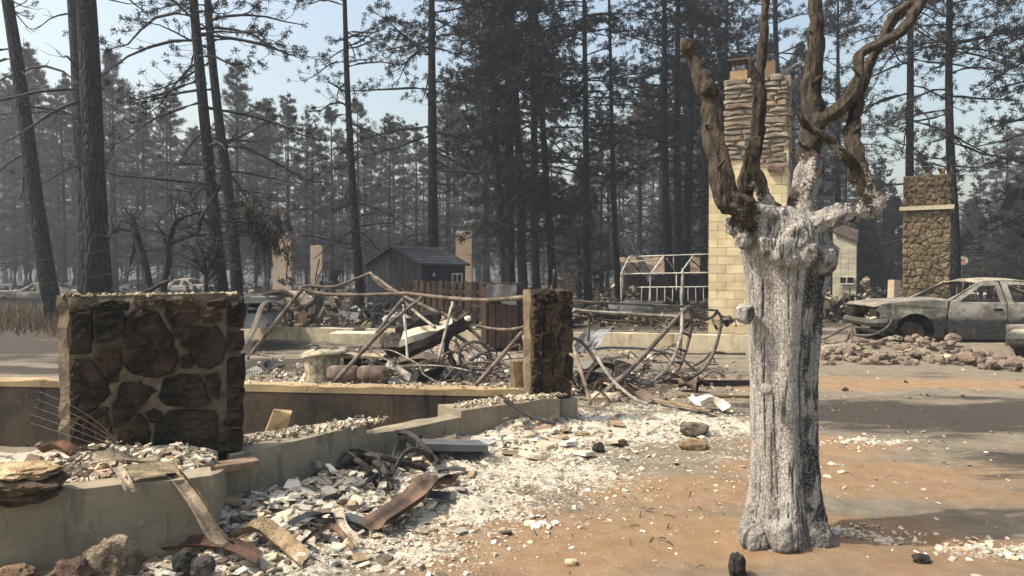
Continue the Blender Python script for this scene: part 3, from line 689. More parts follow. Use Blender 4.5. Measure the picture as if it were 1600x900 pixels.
def brick_chimney(pl, pr, ptop, Y, ang, label, notch=0, tint=(1, 1, 1)):
    o, u, n, wd = frameof(pl, pr, Y, ang); zt = at(pl, ptop, Y).z; th = thing('chimney', label, 'chimney', tuple(o + u * wd / 2))
    b = MB(); D_ = .4
    box(b, o + u * wd / 2 - n * D_ / 2 + ZZ * zt / 2, (wd, D_, zt), rz(ang), tint)
    b.build('stack', MAT['brick'], th); b = MB()
    if notch:
        box(b, o + u * (wd - notch / 2) - n * D_ / 2 + ZZ * (zt + .1), (notch, D_, .2), rz(ang), tint); b.build('flue', MAT['brick'], th)
    b = MB()
    for k in range(int(wd / .2)): box(b, o + u * (.1 + k * .2) - n * random.uniform(.1, .5) + ZZ * (zt + .03), (.17, .2, .07), rz(ang + random.uniform(-.3, .3)), tuple(q * random.uniform(.6, 1) for q in tint))
    b.build('loose_top_bricks', MAT['brick'], th)
brick_chimney(426, 455, 369, 44, R(-4), 'wide pale brick chimney left of the thin one, near the far wrecks', .35, (1.5, 1.35, 1.15))
brick_chimney(485, 503, 384, 50, R(-4), 'thin reddish brick chimney left of the dark blue shed', 0, (1.0, .82, .75))
brick_chimney(712, 737, 362, 38, R(-4), 'brick chimney standing behind the right end of the shed', 0, (1.1, .95, .8))
# ------------------------------------------------------------------ the dead pale tree in front
def hero():
    import bmesh
    Yt = 4.42; P = lambda x, y, dy=0: at(x, y, Yt + dy); k = Yt / F; b = MB()
    rings = [(880, 1138, 1318), (862, 1143, 1311), (848, 1148, 1307), (830, 1154, 1300), (800, 1164, 1291), (760, 1171, 1283), (700, 1172, 1279), (650, 1170, 1276), (600, 1169, 1276), (550, 1166, 1278), (500, 1164, 1281), (460, 1163, 1285), (420, 1157, 1290), (390, 1151, 1291), (365, 1152, 1288), (345, 1165, 1280), (325, 1190, 1262)]
    vs = []; fs = []; n = 96
    for i, (y, xl, xr) in enumerate(rings):
        c = P((xl + xr) / 2, y); rx = (xr - xl) / 2 * k * .90
        fl = max(0, (y - 780) / 90)
        for j in range(n):
            a = 2 * math.pi * j / n
            lob = .018 * math.sin(5 * a + 1.1 + y * .004) + .012 * math.sin(8 * a + .5 - y * .006) + fl * .05 * math.cos(6 * a + .4)
            q = rx + lob * .7; vs.append((c.x + math.cos(a) * q, c.y + math.sin(a) * q * .95, c.z))
    for i in range(len(rings) - 1):
        for j in range(n): a_, b_ = i * n + j, i * n + (j + 1) % n; fs.append((a_, b_, b_ + n, a_ + n))
    fs.append(tuple(range(n))[::-1]); fs.append(tuple(range((len(rings) - 1) * n, len(rings) * n))); b.add(vs, fs)
    def limb(L, sub=5, dy0=0):
        pts = smoothpts([P(x, y, d) for x, y, r, d in L], sub); rr = lerp_list([r * k for x, y, r, d in L], sub)
        pts2 = []
        for i, p in enumerate(pts):
            s_ = i * .9; pts2.append(p + Vector((vn(s_ * .5, 1, 0, 3) - .5, vn(s_ * .5, 5, 0, 3) - .5, vn(s_ * .5, 9, 0, 3) - .5)) * rr[i] * .35)
        rr = [r * .79 * (1 + .22 * (vn(i * .6, L[0][0], 0, 4) - .5)) for i, r in enumerate(rr)]
        n_ = 28; ph = L[0][0] * .37; u = None; vs_ = []; fs_ = []; K_ = len(pts2)
        for i, p in enumerate(pts2):
            d = (pts2[min(i + 1, K_ - 1)] - pts2[max(i - 1, 0)]).normalized()
            if u is None: u, v = frame(d)
            else: u = (u - d * u.dot(d)).normalized(); v = d.cross(u)
            for j in range(n_):
                a = 2 * math.pi * j / n_; tw_ = i * .07
                q = rr[i] * (1 + .13 * math.sin(3 * a + ph + tw_) + .09 * math.sin(5 * a + ph * 2 - tw_ * 1.6) + .05 * math.sin(9 * a + ph + tw_ * 2)); vs_.append(p + (u * math.cos(a) + v * math.sin(a)) * q)
        for i in range(K_ - 1):
            for j in range(n_): a_, b_ = i * n_ + j, i * n_ + (j + 1) % n_; fs_.append((a_, b_, b_ + n_, a_ + n_))
        fs_.append(tuple(range(n_))[::-1]); fs_.append(tuple(range((K_ - 1) * n_, K_ * n_))); b.add(vs_, fs_)
    limb([(1245, 356, 26, 0), (1205, 345, 27, -.08), (1162, 332, 25, -.14), (1135, 298, 21, -.15), (1121, 250, 19, -.12), (1116, 200, 18, -.08), (1112, 160, 20, -.05), (1104, 132, 19, -.03), (1089, 100, 14, 0), (1072, 72, 11, .03)])
    limb([(1220, 345, 22, .1), (1182, 330, 20, .18), (1163, 308, 15, .22), (1170, 265, 14, .2), (1180, 215, 14, .15), (1187, 160, 13, .12), (1184, 130, 11, .1), (1174, 100, 6, .08), (1171, 84, 3, .08)])
    limb([(1186, 150, 11, .12), (1188, 110, 9, .14), (1192, 60, 8.5, .18), (1195, 20, 8, .22), (1199, -30, 7, .25)])
    limb([(1225, 345, 17, -.05), (1203, 322, 14, -.03), (1187, 290, 12, 0), (1180, 250, 11, .05), (1181, 215, 9, .1)])
    limb([(1246, 370, 40, 0), (1254, 320, 28, .02), (1262, 270, 24, .05), (1267, 220, 22, .06), (1269, 180, 21, .07), (1268, 130, 17, .09), (1272, 80, 15, .1), (1276, 40, 15, .12), (1274, 0, 12, .15), (1280, -40, 11, .18)])
    limb([(1235, 368, 28, 0), (1275, 348, 21, -.1), (1315, 336, 17, -.16), (1348, 326, 16, -.18), (1364, 314, 17, -.17), (1352, 290, 17, -.15), (1341, 265, 18, -.12), (1338, 240, 15, -.1), (1334, 205, 14, -.06), (1336, 175, 14, -.02), (1343, 140, 11, .0), (1360, 95, 9.5, .03), (1378, 62, 10, .04), (1388, 38, 11, .06), (1405, 18, 11, .08), (1440, -4, 9, .1), (1470, -30, 8, .12)])
    limb([(1268, 200, 16, .05), (1285, 188, 14, 0), (1310, 172, 13, -.05), (1330, 150, 12, -.08), (1341, 118, 10, -.08), (1345, 85, 10, -.07), (1362, 72, 10, -.06), (1392, 60, 10, -.03), (1415, 42, 10, 0), (1430, 18, 9.5, .02), (1446, -10, 9, .04)])
    limb([(1338, 262, 10, -.12), (1318, 240, 9, -.2), (1290, 216, 8, -.26), (1262, 196, 6.5, -.3), (1245, 178, 4, -.32), (1234, 162, 2, -.33)])
    limb([(1312, 172, 5, -.05), (1322, 150, 4, -.02), (1332, 122, 2, 0)])
    limb([(1352, 305, 12, -.17), (1372, 318, 9, -.2), (1368, 330, 5, -.2)])
    for (x, y, dx, dy, r_, d) in ((1116, 210, -14, -16, 5, -.1), (1112, 150, 16, -14, 5, -.06), (1122, 262, 12, -14, 4, -.2), (1188, 100, 10, -12, 3, .15), (1270, 130, 15, -12, 5, .05), (1264, 235, -16, -14, 6, -.05), (1275, 60, -12, -14, 4, .1), (1334, 205, 14, -10, 5, -.1), (1341, 118, -10, -14, 3.5, -.1), (1380, 62, 6, 14, 3.5, 0), (1352, 290, 16, -8, 6, -.2), (1182, 250, -10, -12, 4, 0), (1405, 45, 8, 12, 3, 0), (1300, 335, 8, 14, 6, -.15)):
        limb([(x, y, r_, d), (x + dx * .6, y + dy * .6, r_ * .8, d - .02), (x + dx, y + dy, r_ * .45, d - .03)], 3)
    for x, y, r, d in ((1164, 490, 15, -.14), (1153, 354, 17, -.1), (1140, 348, 8, -.1), (1163, 375, 14, -.14), (1198, 608, 9, -.19), (1284, 404, 24, -.08), (1260, 396, 20, -.19), (1222, 394, 21, -.21), (1203, 384, 15, -.20), (1243, 370, 26, -.16), (1286, 420, 15, -.04), (1236, 408, 10, -.25), (1204, 380, 20, -.14), (1106, 138, 12, -.1), (1073, 72, 12, .02), (1176, 845, 22, -.16), (1225, 838, 24, -.22), (1276, 838, 22, -.14), (1300, 850, 13, .0), (1152, 852, 10, -.02), (1240, 850, 14, -.24)):
        c = P(x, y, d); boulder(b, c, (r * k, r * k, r * k * 1.05), int(x), 3, .25)
    ob = b.build('tmp', MAT['bark'], origin=(0, 0, 0)); md = ob.modifiers.new('r', 'REMESH'); md.mode = 'VOXEL'; md.voxel_size = .0072; md.use_smooth_shade = True
    dg = bpy.context.evaluated_depsgraph_get(); ev = ob.evaluated_get(dg); m2 = bpy.data.meshes.new_from_object(ev)
    bpy.data.objects.remove(ob)
    N = len(m2.vertices); V = np.empty(N * 3); m2.vertices.foreach_get('co', V); V = V.reshape(-1, 3)
    Nn = np.empty(N * 3); m2.vertices.foreach_get('normal', Nn); Nn = Nn.reshape(-1, 3)
    cx = P(1222, 600).x; cy = P(1222, 600).y; cen = np.array([[P(1246, 300).x, P(1246, 300).y]])
    X_, Y_, Z_ = V.T; ang = np.arctan2(Y_ - cy, X_ - cx); trunk = sst(2.05, 1.8, Z_)
    w1 = fbm(X_ * 3, Y_ * 3, Z_ * 1.2, 1, 3)
    u_ = ang * 3.3 + w1 * 1.6
    r1 = np.abs(fbm(np.cos(ang) * 5 + w1, np.sin(ang) * 5 + w1, Z_ * .8, 4, 3) - .5) * 2      # broad vertical furrows
    fur = sst(.07, 0, r1)
    r2 = np.abs(fbm(np.cos(ang) * 11, np.sin(ang) * 11, Z_ * 1.9, 7, 3) - .5) * 2; fur2 = sst(.05, 0, r2)
    fine = fbm(X_ * 60, Y_ * 60, Z_ * 34, 2, 3) - .5
    lump = fbm(X_ * 9, Y_ * 9, Z_ * 5, 3, 3) - .5
    low = fbm(X_ * 20, Y_ * 20, Z_ * 14, 5, 4) - .5
    basew = sst(.5, .15, Z_)
    d = trunk * (-.009 * fur - .003 * fur2 + .022 * lump + .004 * fine + basew * low * .03) + (1 - trunk) * (.020 * (fbm(X_ * 44, Y_ * 44, Z_ * 7, 6, 4) - .55) + .008 * lump)
    crown = np.exp(-((Z_ - 1.92) / .22) ** 2); d = d + crown * low * .05
    V2 = V + Nn * d[:, None]; m2.vertices.foreach_set('co', (V2 - np.array([cx, cy, 0])).ravel())
    # char on the shaded right side, brown barkless limbs higher up, pale scales up the centre limb
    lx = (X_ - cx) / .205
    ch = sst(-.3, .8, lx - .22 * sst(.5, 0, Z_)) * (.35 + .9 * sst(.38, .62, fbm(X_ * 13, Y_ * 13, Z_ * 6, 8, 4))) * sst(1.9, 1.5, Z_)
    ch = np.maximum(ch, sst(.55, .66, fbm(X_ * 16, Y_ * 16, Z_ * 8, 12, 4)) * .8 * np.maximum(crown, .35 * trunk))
    hx_ = X_ - P(1250, 300).x
    lim = 1.80 + .36 * np.exp(-((hx_ - .06) / .13) ** 2) + .22 * np.exp(-((hx_ - .28) / .16) ** 2) + .12 * np.exp(-((hx_ + .2) / .1) ** 2)
    br = sst(-.12, .30, Z_ - lim + (fbm(X_ * 9, Y_ * 9, Z_ * 5, 13, 4) - .5) * .9)
    br = br * sst(1.72, 1.9, Z_ + (fbm(X_ * 9, Y_ * 9, Z_ * 9, 15, 3) - .5) * .2)
    dd_ = np.clip(fur * .8 + fur2 * .35, 0, 1) * trunk
    for l in m2.attributes.keys(): pass
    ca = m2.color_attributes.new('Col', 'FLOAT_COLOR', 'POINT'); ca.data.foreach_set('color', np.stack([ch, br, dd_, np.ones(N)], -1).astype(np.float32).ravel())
    m2.polygons.foreach_set('use_smooth', [True] * len(m2.polygons)); m2.materials.clear()
    t = NT('pale_scaly_bark'); p = t.co('Object'); a = t.sep(t.attr())
    q = t.mp(p, (1, 1, .55)); dn = t.n('ShaderNodeTexNoise'); t.l(p, dn.inputs['Vector']); dn.inputs['Scale'].default_value = 30
    ad = t.n('ShaderNodeVectorMath', operation='MULTIPLY_ADD'); t.l(dn.outputs['Color'], ad.inputs[0]); ad.inputs[1].default_value = (.02, .02, .02); t.l(q, ad.inputs[2])
    vd, _ = t.vor(ad.outputs[0], 62, 'DISTANCE_TO_EDGE'); vd2, vx = t.vor(t.mp(p, (1, 1, .35)), 24, 'DISTANCE_TO_EDGE')
    nf = t.noise(p, 70, 5, .7); nm = t.noise(t.mp(p, (1, 1, .4)), 14, 5, .65)
    pale = t.mix(t.ramp(nm, .35, .68), (.455, .43, .385), (.31, .29, .262)); pale = t.mix(t.ramp(vd, 0, .08, .5, 0), pale, (.085, .078, .07)); pale = t.mix(t.ramp(nf, .54, .68, 0, .5), pale, (.15, .14, .13))
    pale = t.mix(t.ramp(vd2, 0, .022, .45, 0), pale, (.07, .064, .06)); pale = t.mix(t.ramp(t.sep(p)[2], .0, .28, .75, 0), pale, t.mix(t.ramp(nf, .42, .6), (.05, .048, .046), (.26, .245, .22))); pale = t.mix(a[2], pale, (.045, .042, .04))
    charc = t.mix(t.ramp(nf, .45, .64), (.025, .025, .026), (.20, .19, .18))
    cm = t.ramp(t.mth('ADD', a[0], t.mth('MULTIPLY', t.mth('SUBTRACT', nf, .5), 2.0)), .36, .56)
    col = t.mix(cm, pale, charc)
    st = t.noise(t.mp(p, (1, 1, .16)), 46, 6, .7); bw = t.mix(t.ramp(st, .34, .66), (.022, .018, .014), (.095, .075, .055)); bw = t.mix(t.ramp(nm, .58, .75, 0, .5), bw, (.14, .12, .095))
    bm_ = t.ramp(t.mth('ADD', a[1], t.mth('MULTIPLY', t.mth('SUBTRACT', nf, .5), 2.6)), .38, .6); col = t.mix(bm_, col, bw)
    b1 = t.bump(t.ramp(vd, 0, .12), .8, .006); b2 = t.bump(st, .8, .012, b1); t.bump(nf, .6, .006, b2)
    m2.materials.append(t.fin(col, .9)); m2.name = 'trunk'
    th = thing('dead_tree', 'dead pollarded tree with pale scaly trunk and bare brown limbs in front', 'tree', (cx, cy, 0))
    ob = bpy.data.objects.new('trunk', m2); C.objects.link(ob); ob.parent = th
hero()

# ------------------------------------------------------------------ pines
def tufts_mesh(mb, cen, dirs, K, ln, wd, rs, colr, spread=1.0):
    n = len(cen); cen = np.repeat(cen, K, 0); dirs = np.repeat(dirs, K, 0); N = n * K
    r = rs.normal(size=(N, 3)); r /= np.linalg.norm(r, axis=1, keepdims=True); d = dirs * .55 + r * spread; d /= np.linalg.norm(d, axis=1, keepdims=True)
    L = ln * rs.uniform(.6, 1.15, (N, 1)); s = np.cross(d, rs.normal(size=(N, 3))); s /= np.linalg.norm(s, axis=1, keepdims=True) + 1e-9
    base = cen + rs.normal(size=(N, 3)) * ln * .34; a = base - s * wd * .6; b = base + s * wd * .6; mid = base + d * L * .55 + s * wd * .55; tip = base + d * L + np.array([0, 0, -.12]) * L
    V = np.stack([a, b, tip], 1).reshape(-1, 3); o = len(mb.v); mb.v.extend(map(tuple, V)); mb.f.extend([(o + 3 * i, o + 3 * i + 1, o + 3 * i + 2) for i in range(N)]); mb.m.extend([0] * N)
    g = rs.uniform(.6, 1.35, n); tint = np.array(colr)[rs.randint(0, len(colr), n)] * g[:, None]; tint = np.repeat(np.repeat(tint, K, 0), 3, 0); mb.c.extend(map(tuple, tint))
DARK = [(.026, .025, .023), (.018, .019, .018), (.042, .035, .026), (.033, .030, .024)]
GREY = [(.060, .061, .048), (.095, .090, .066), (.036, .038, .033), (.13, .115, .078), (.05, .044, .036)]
BROWN = [(.075, .060, .044), (.055, .046, .036), (.10, .08, .055), (.04, .036, .03)]
def pine(seed, H, r0, z0, Lmax, nb, tw, K, ln, wdh, cols, kind='pine', lod=0, dead=8):
    rs = np.random.RandomState(seed); ru = lambda a, b: float(rs.uniform(a, b))
    tm, lm, fm = MB(), MB(), MB(); sides = 12 if lod == 0 else 7; nseg = 24 if lod == 0 else 10; pts = []; rr = []
    for i in range(nseg + 1):
        z = H * i / nseg; pts.append(Vector(((vn(z * .12, seed, 0, 1) - .5) * .35 * min(1, z / 4), (vn(z * .12, seed + 9, 0, 1) - .5) * .35 * min(1, z / 4), z)))
        rr.append(max(.02, r0 * (1 - .93 * (z / H) ** 1.1)) * (1 + .35 * math.exp(-z / .5)))
    random.seed(seed); tube(tm, pts, rr, sides, jit=.05)
    axis_at = lambda z: pts[min(nseg, int(z / H * nseg))].lerp(pts[min(nseg, int(z / H * nseg) + 1)], (z / H * nseg) % 1)
    cen, dr = [], []
    for i in range(nb + dead):
        dd = i >= nb; t_ = (ru(0, 1) ** .9) * .97; z = z0 + (H - z0) * t_ if not dd else ru(max(2.5, z0 * .3), z0)
        if dd: t_ = 0
        az = i * 2.39996 + ru(-.4, .4)
        if kind == 'pine': L = Lmax * (1 - t_) ** .75 * ru(.55, 1.05) + (.3 if lod == 0 else .12); el = -.25 + .95 * t_ + ru(-.2, .2)
        else: L = Lmax * (1 - t_) * ru(.8, 1.1) + .15; el = -.15 + .4 * t_
        if dd: L *= ru(.3, .9); el = ru(-.5, .3)
        p = axis_at(z).copy(); d = Vector((math.cos(az) * math.cos(el), math.sin(az) * math.cos(el), math.sin(el))); ns = 5 if lod == 0 else 3
        bp = [p.copy()]; curl = ru(-.1, .35) if kind == 'pine' else -.12
        for k in range(ns):
            p = p + d * (L / ns); bp.append(p.copy()); d = (d + Vector((ru(-.28, .28), ru(-.28, .28), curl * (1 if k > ns * .4 else -.8) + ru(-.12, .12)))).normalized()
        br = .045 * (L / 3) ** .8 + .008; tube(lm, bp, [br * (1 - .8 * k / ns) + .004 for k in range(ns + 1)], 4 if lod == 0 else 3, cap=False)
        ntw = tw if not dd else int(tw * .6)
        for k in range(ntw):
            f = ru(.25, 1) * ns * .999; j = int(f); q = bp[j].lerp(bp[j + 1], f - j); d0 = (bp[j + 1] - bp[j]).normalized(); sd = d0.cross(Vector((0, 0, 1))); sd = sd * (1 if k % 2 else -1)
            e = (d0 * ru(.4, 1) + sd * ru(.3, 1) + Vector((0, 0, ru(-.25, .55)))).normalized(); l = L * ru(.12, .3) + .1
            m_ = q + e * l * .5; q2 = m_ + (e + Vector((ru(-.5, .5), ru(-.5, .5), ru(0, .5)))).normalized() * l * .5
            if lod < 2: tube(lm, [q, m_, q2], [.014, .010, .005] if lod == 0 else [.02, .015, .01], 3, cap=False)
            if not dd or (ru(0, 1) < .12):
                cen.append(q2); dr.append((q2 - m_).normalized())
                if kind != 'pine' or lod: cen.append(m_); dr.append(e)
        if not dd: cen.append(bp[-1]); dr.append(d)
    if cen: tufts_mesh(fm, np.array([c[:] for c in cen]), np.array([c[:] for c in dr]), K, ln, wdh, rs, cols)
    th = thing('pine_tree', 'x', 'tree', (0, 0, 0)); tr_ = tm.build('trunk', MAT['bark'], th, smooth=True)
    if lm.v: lm.build('branches', MAT['twig'], th, kind='stuff')
    if fm.v: fm.build('foliage', MAT['fol'], th)
    return th
VAR = {}
VAR['A1'] = pine(1, 26, .30, 5.5, 3.9, 92, 14, 30, .16, .030, DARK)
VAR['A2'] = pine(2, 24, .26, 3.6, 3.3, 115, 13, 30, .16, .030, DARK)
VAR['A3'] = pine(3, 28, .33, 8.5, 4.4, 88, 15, 30, .17, .030, DARK)
VAR['B1'] = pine(4, 20, .20, 5.0, 3.2, 40, 9, 26, .13, .024, DARK, dead=18)     # mostly bare
VAR['B2'] = pine(5, 24, .24, 6.5, 4.0, 46, 12, 28, .15, .027, DARK, dead=16)
VAR['S1'] = pine(6, 24, .28, 17, 3.5, 20, 8, 26, .15, .027, DARK, dead=26)      # bare pole within the frame
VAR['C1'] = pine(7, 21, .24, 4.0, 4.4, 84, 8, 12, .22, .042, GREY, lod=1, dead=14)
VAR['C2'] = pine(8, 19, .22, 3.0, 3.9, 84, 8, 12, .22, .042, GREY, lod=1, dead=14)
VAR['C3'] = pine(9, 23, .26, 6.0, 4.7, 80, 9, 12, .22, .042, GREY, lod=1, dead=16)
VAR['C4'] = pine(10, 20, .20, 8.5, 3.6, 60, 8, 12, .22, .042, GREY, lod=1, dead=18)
VAR['D1'] = pine(11, 10, .20, .6, 2.9, 190, 12, 9, .24, .04, BROWN, kind='fir', lod=0, dead=0)
used = set()
def put(v, px, Y, label, s=1.0, rot=None, tilt=(0, 0), group=None, sz=None, name=None):
    src = VAR[v]; first = v not in used; used.add(v)
    o = src if first else copy_tree(src)
    p = at(px, 427, Y); o.location = (p.x, p.y, zg(p.x, p.y) - .05); o.scale = (s, s, sz or s)
    o.rotation_euler = (tilt[1], tilt[0], rot if rot is not None else random.uniform(0, 6.28)); o['label'] = label
    if tilt != (0, 0):
        o.rotation_mode = 'QUATERNION'; o.rotation_quaternion = (Matrix.Rotation(tilt[0], 4, 'Y') @ Matrix.Rotation(tilt[1], 4, 'X') @ Matrix.Rotation(rot or 0, 4, 'Z')).to_quaternion()
    if group: o['group'] = group
    return o
random.seed(3)
NG = 'burnt pines standing round the ruin'
N_ = [('S1', 86, 24, 'leaning charred pine trunk nearest the left edge', 1.0, -.135, 25), ('S1', 158, 20, 'thickest charred pine trunk with deep bark behind the stone wall', 1.18, -.045, 36),
      ('S1', 137, 27, 'slimmer pine trunk just left of the thickest one', 1.05, -.05, 28), ('B2', 352, 23, 'left trunk of the crossing pine pair behind the stone wall', .95, -.085, 20), ('B1', 372, 26, 'right trunk of the crossing pine pair behind the stone wall', 1.15, -.08, 18),
      ('B1', 565, 29, 'thin pine with sparse curling limbs left of the shed', .95, -.05, 14), ('A1', 681, 31, 'straight black pine rising right behind the shed roof', 1.0, -.01, 17),
      ('A2', 762, 50, 'slim pine behind the brick chimney by the shed', 1.0, -.03, 9), ('A1', 792, 36, 'pine of the tight clump left of the pillar, its leftmost trunk', .95, -.05, 15), ('A2', 799, 34, 'second pine in the tight clump left of the pillar', 1.05, -.02, 15),
      ('A3', 819, 33, 'third pine in the tight clump above the red cabinet', .9, -.05, 15), ('A2', 840, 32, 'fourth pine in the clump, just above the pillar', 1.1, -.03, 13), ('A1', 864, 34, 'last and leaning pine of the clump above the pillar', .9, -.06, 13),
      ('A2', 920, 33, 'slender upright pine first to the right of the pillar', 1.0, -.02, 12), ('B2', 968, 37, 'thin pine trunk at the left end of the greenhouse frame', .9, -.04, 10),
      ('A1', 1048, 38, 'left pine of three behind the greenhouse frame', 1.0, -.03, 14), ('A3', 1058, 40, 'middle pine of three behind the greenhouse frame', 1.0, .0, 14), ('A2', 1070, 39, 'right pine of three behind the greenhouse frame', 1.1, .015, 15),
      ('A2', 1100, 44, 'pine just behind the left edge of the block chimney', 1.1, 0, 12), ('A1', 1212, 42, 'dark pine rising behind the right edge of the block chimney', 1.05, .0, 14), ('A3', 1128, 48, 'pine hidden low behind the block chimney', 1.0, .01, 12), ('C1', 1305, 44, 'grey pine trunk between the dead tree and the pale chimney end', 1.0, .0, 12),
      ('A3', 1418, 30, 'straight pine rising behind the field stone chimney', .85, -.0, 14), ('A1', 1494, 27, 'tall pine touching the right side of the field stone chimney', .88, -.035, 15), ('A2', 1640, 27, 'dark bushy pine overhanging the upper right edge', 1.0, .0, 14), ('B2', 1745, 21, 'pine beyond the right edge whose limbs reach in', 1.0, 0, 14)]
BASE_R = {'A1': .30, 'A2': .26, 'A3': .33, 'B1': .20, 'B2': .24, 'S1': .28, 'C1': .24}
for v, px, Yd, lb, s, tl, wpx in N_:
    r_ = wpx / 2 * Yd / F; o_ = put(v, px, Yd, lb, 1.0, random.uniform(0, 6), (tl, random.uniform(-.02, .02)), NG)
    k_ = r_ / (BASE_R[v] * 1.0); o_.scale = (s, s, s)
    for ch in o_.children:
        if ch.name.startswith('trunk'): ch.scale = (k_ / s * 1.05, k_ / s * 1.05, 1)
# far pines by silhouette height
prof = [(-60, 60), (40, 55), (100, 110), (180, 70), (225, 150), (268, 128), (310, 190), (372, 92), (420, 150), (450, 140), (490, 185), (520, 160), (560, 150), (610, 170), (650, 185), (700, 120), (760, 60), (860, 190), (880, 260), (940, 160), (1000, 120), (1080, 60), (1250, 60), (1320, 140), (1380, 240), (1440, 230), (1530, 270), (1570, 170), (1700, 120)]
def topy(px):
    for (a, ya), (b, yb) in zip(prof[:-1], prof[1:]):
        if a <= px <= b: return ya + (yb - ya) * (px - a) / (b - a)
    return 150
random.seed(12)
HV = {'C1': 21, 'C2': 19, 'C3': 23, 'C4': 20}
spots = [(px, 58) for px, y in prof if 0 < px < 1600 and not (860 < px < 900)]
px = -90
while px < 1690: spots.append((px + random.uniform(-12, 12), random.uniform(60, 76))); px += 27 if px < 700 else 40
px = -120
while px < 1720: spots.append((px + random.uniform(-8, 8), random.uniform(82, 128))); px += 18
ORD = 'first second third fourth fifth sixth seventh eighth ninth tenth eleventh twelfth thirteenth fourteenth fifteenth sixteenth seventeenth eighteenth nineteenth twentieth'.split()
nt_ = sorted(range(26), key=lambda i: spots[i][0]); rank = {k: i for i, k in enumerate(nt_)}
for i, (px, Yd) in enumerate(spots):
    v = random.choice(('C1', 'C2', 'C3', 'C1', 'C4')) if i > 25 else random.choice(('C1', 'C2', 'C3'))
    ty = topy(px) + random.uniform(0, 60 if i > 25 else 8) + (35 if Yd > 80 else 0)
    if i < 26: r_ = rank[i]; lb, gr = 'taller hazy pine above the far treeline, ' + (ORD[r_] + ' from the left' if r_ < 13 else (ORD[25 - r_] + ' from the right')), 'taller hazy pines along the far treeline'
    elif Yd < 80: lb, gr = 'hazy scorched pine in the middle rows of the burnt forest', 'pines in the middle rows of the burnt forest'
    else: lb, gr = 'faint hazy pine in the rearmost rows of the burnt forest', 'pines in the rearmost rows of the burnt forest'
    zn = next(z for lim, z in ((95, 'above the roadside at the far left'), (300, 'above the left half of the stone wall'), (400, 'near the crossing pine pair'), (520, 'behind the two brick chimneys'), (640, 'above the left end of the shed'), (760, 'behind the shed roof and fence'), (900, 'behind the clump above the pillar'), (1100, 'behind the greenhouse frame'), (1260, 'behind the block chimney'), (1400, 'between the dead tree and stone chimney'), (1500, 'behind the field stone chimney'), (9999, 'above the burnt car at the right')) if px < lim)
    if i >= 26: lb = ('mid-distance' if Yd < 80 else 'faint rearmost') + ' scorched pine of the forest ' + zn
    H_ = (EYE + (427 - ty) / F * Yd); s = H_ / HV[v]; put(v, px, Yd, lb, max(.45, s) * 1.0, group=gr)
put('D1', 905, 44, 'dense brown scorched fir between the pillar and the greenhouse', .80); put('D1', 1352, 50, 'brown scorched fir between the pale chimney end and the stone chimney', .62)
put('D1', 1585, 47, 'broad brown scorched fir behind the posts at the right edge', .72); put('D1', 1520, 62, 'small brown scorched fir further back beside the ball hoop', .8); put('D1', 1395, 60, 'grey brown fir just left of the field stone chimney', .8)
for v in VAR:
    if v not in used: 
        for ch in list(VAR[v].children): bpy.data.objects.remove(ch)
        bpy.data.objects.remove(VAR[v])
# far wood reading as one mass
mb = MB(); random.seed(44); rs = np.random.RandomState(4)
for k in range(480):
    x = random.uniform(-230, 230); y = random.uniform(132, 230); h = random.uniform(8, 14); r = random.uniform(.12, .24)
    tube(mb, [(x, y, -.3), (x + random.uniform(-.6, .6), y, h)], [r, .04], 5, (.035, .034, .034), cap=False)
    n_ = 60; zz = rs.uniform(h * .3, h * 1.02, n_); rr_ = 2.6 * (1 - (zz - h * .3) / (h * .75)) * rs.uniform(.2, 1, n_); aa = rs.uniform(0, 6.28, n_)
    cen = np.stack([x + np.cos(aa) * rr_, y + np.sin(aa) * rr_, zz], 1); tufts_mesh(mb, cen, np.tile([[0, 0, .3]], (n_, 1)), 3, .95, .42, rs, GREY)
mb.build('far_wood', MAT['fol'], kind='stuff', label='far wood of hazy scorched trees behind everything', cat='trees', group='far wood')
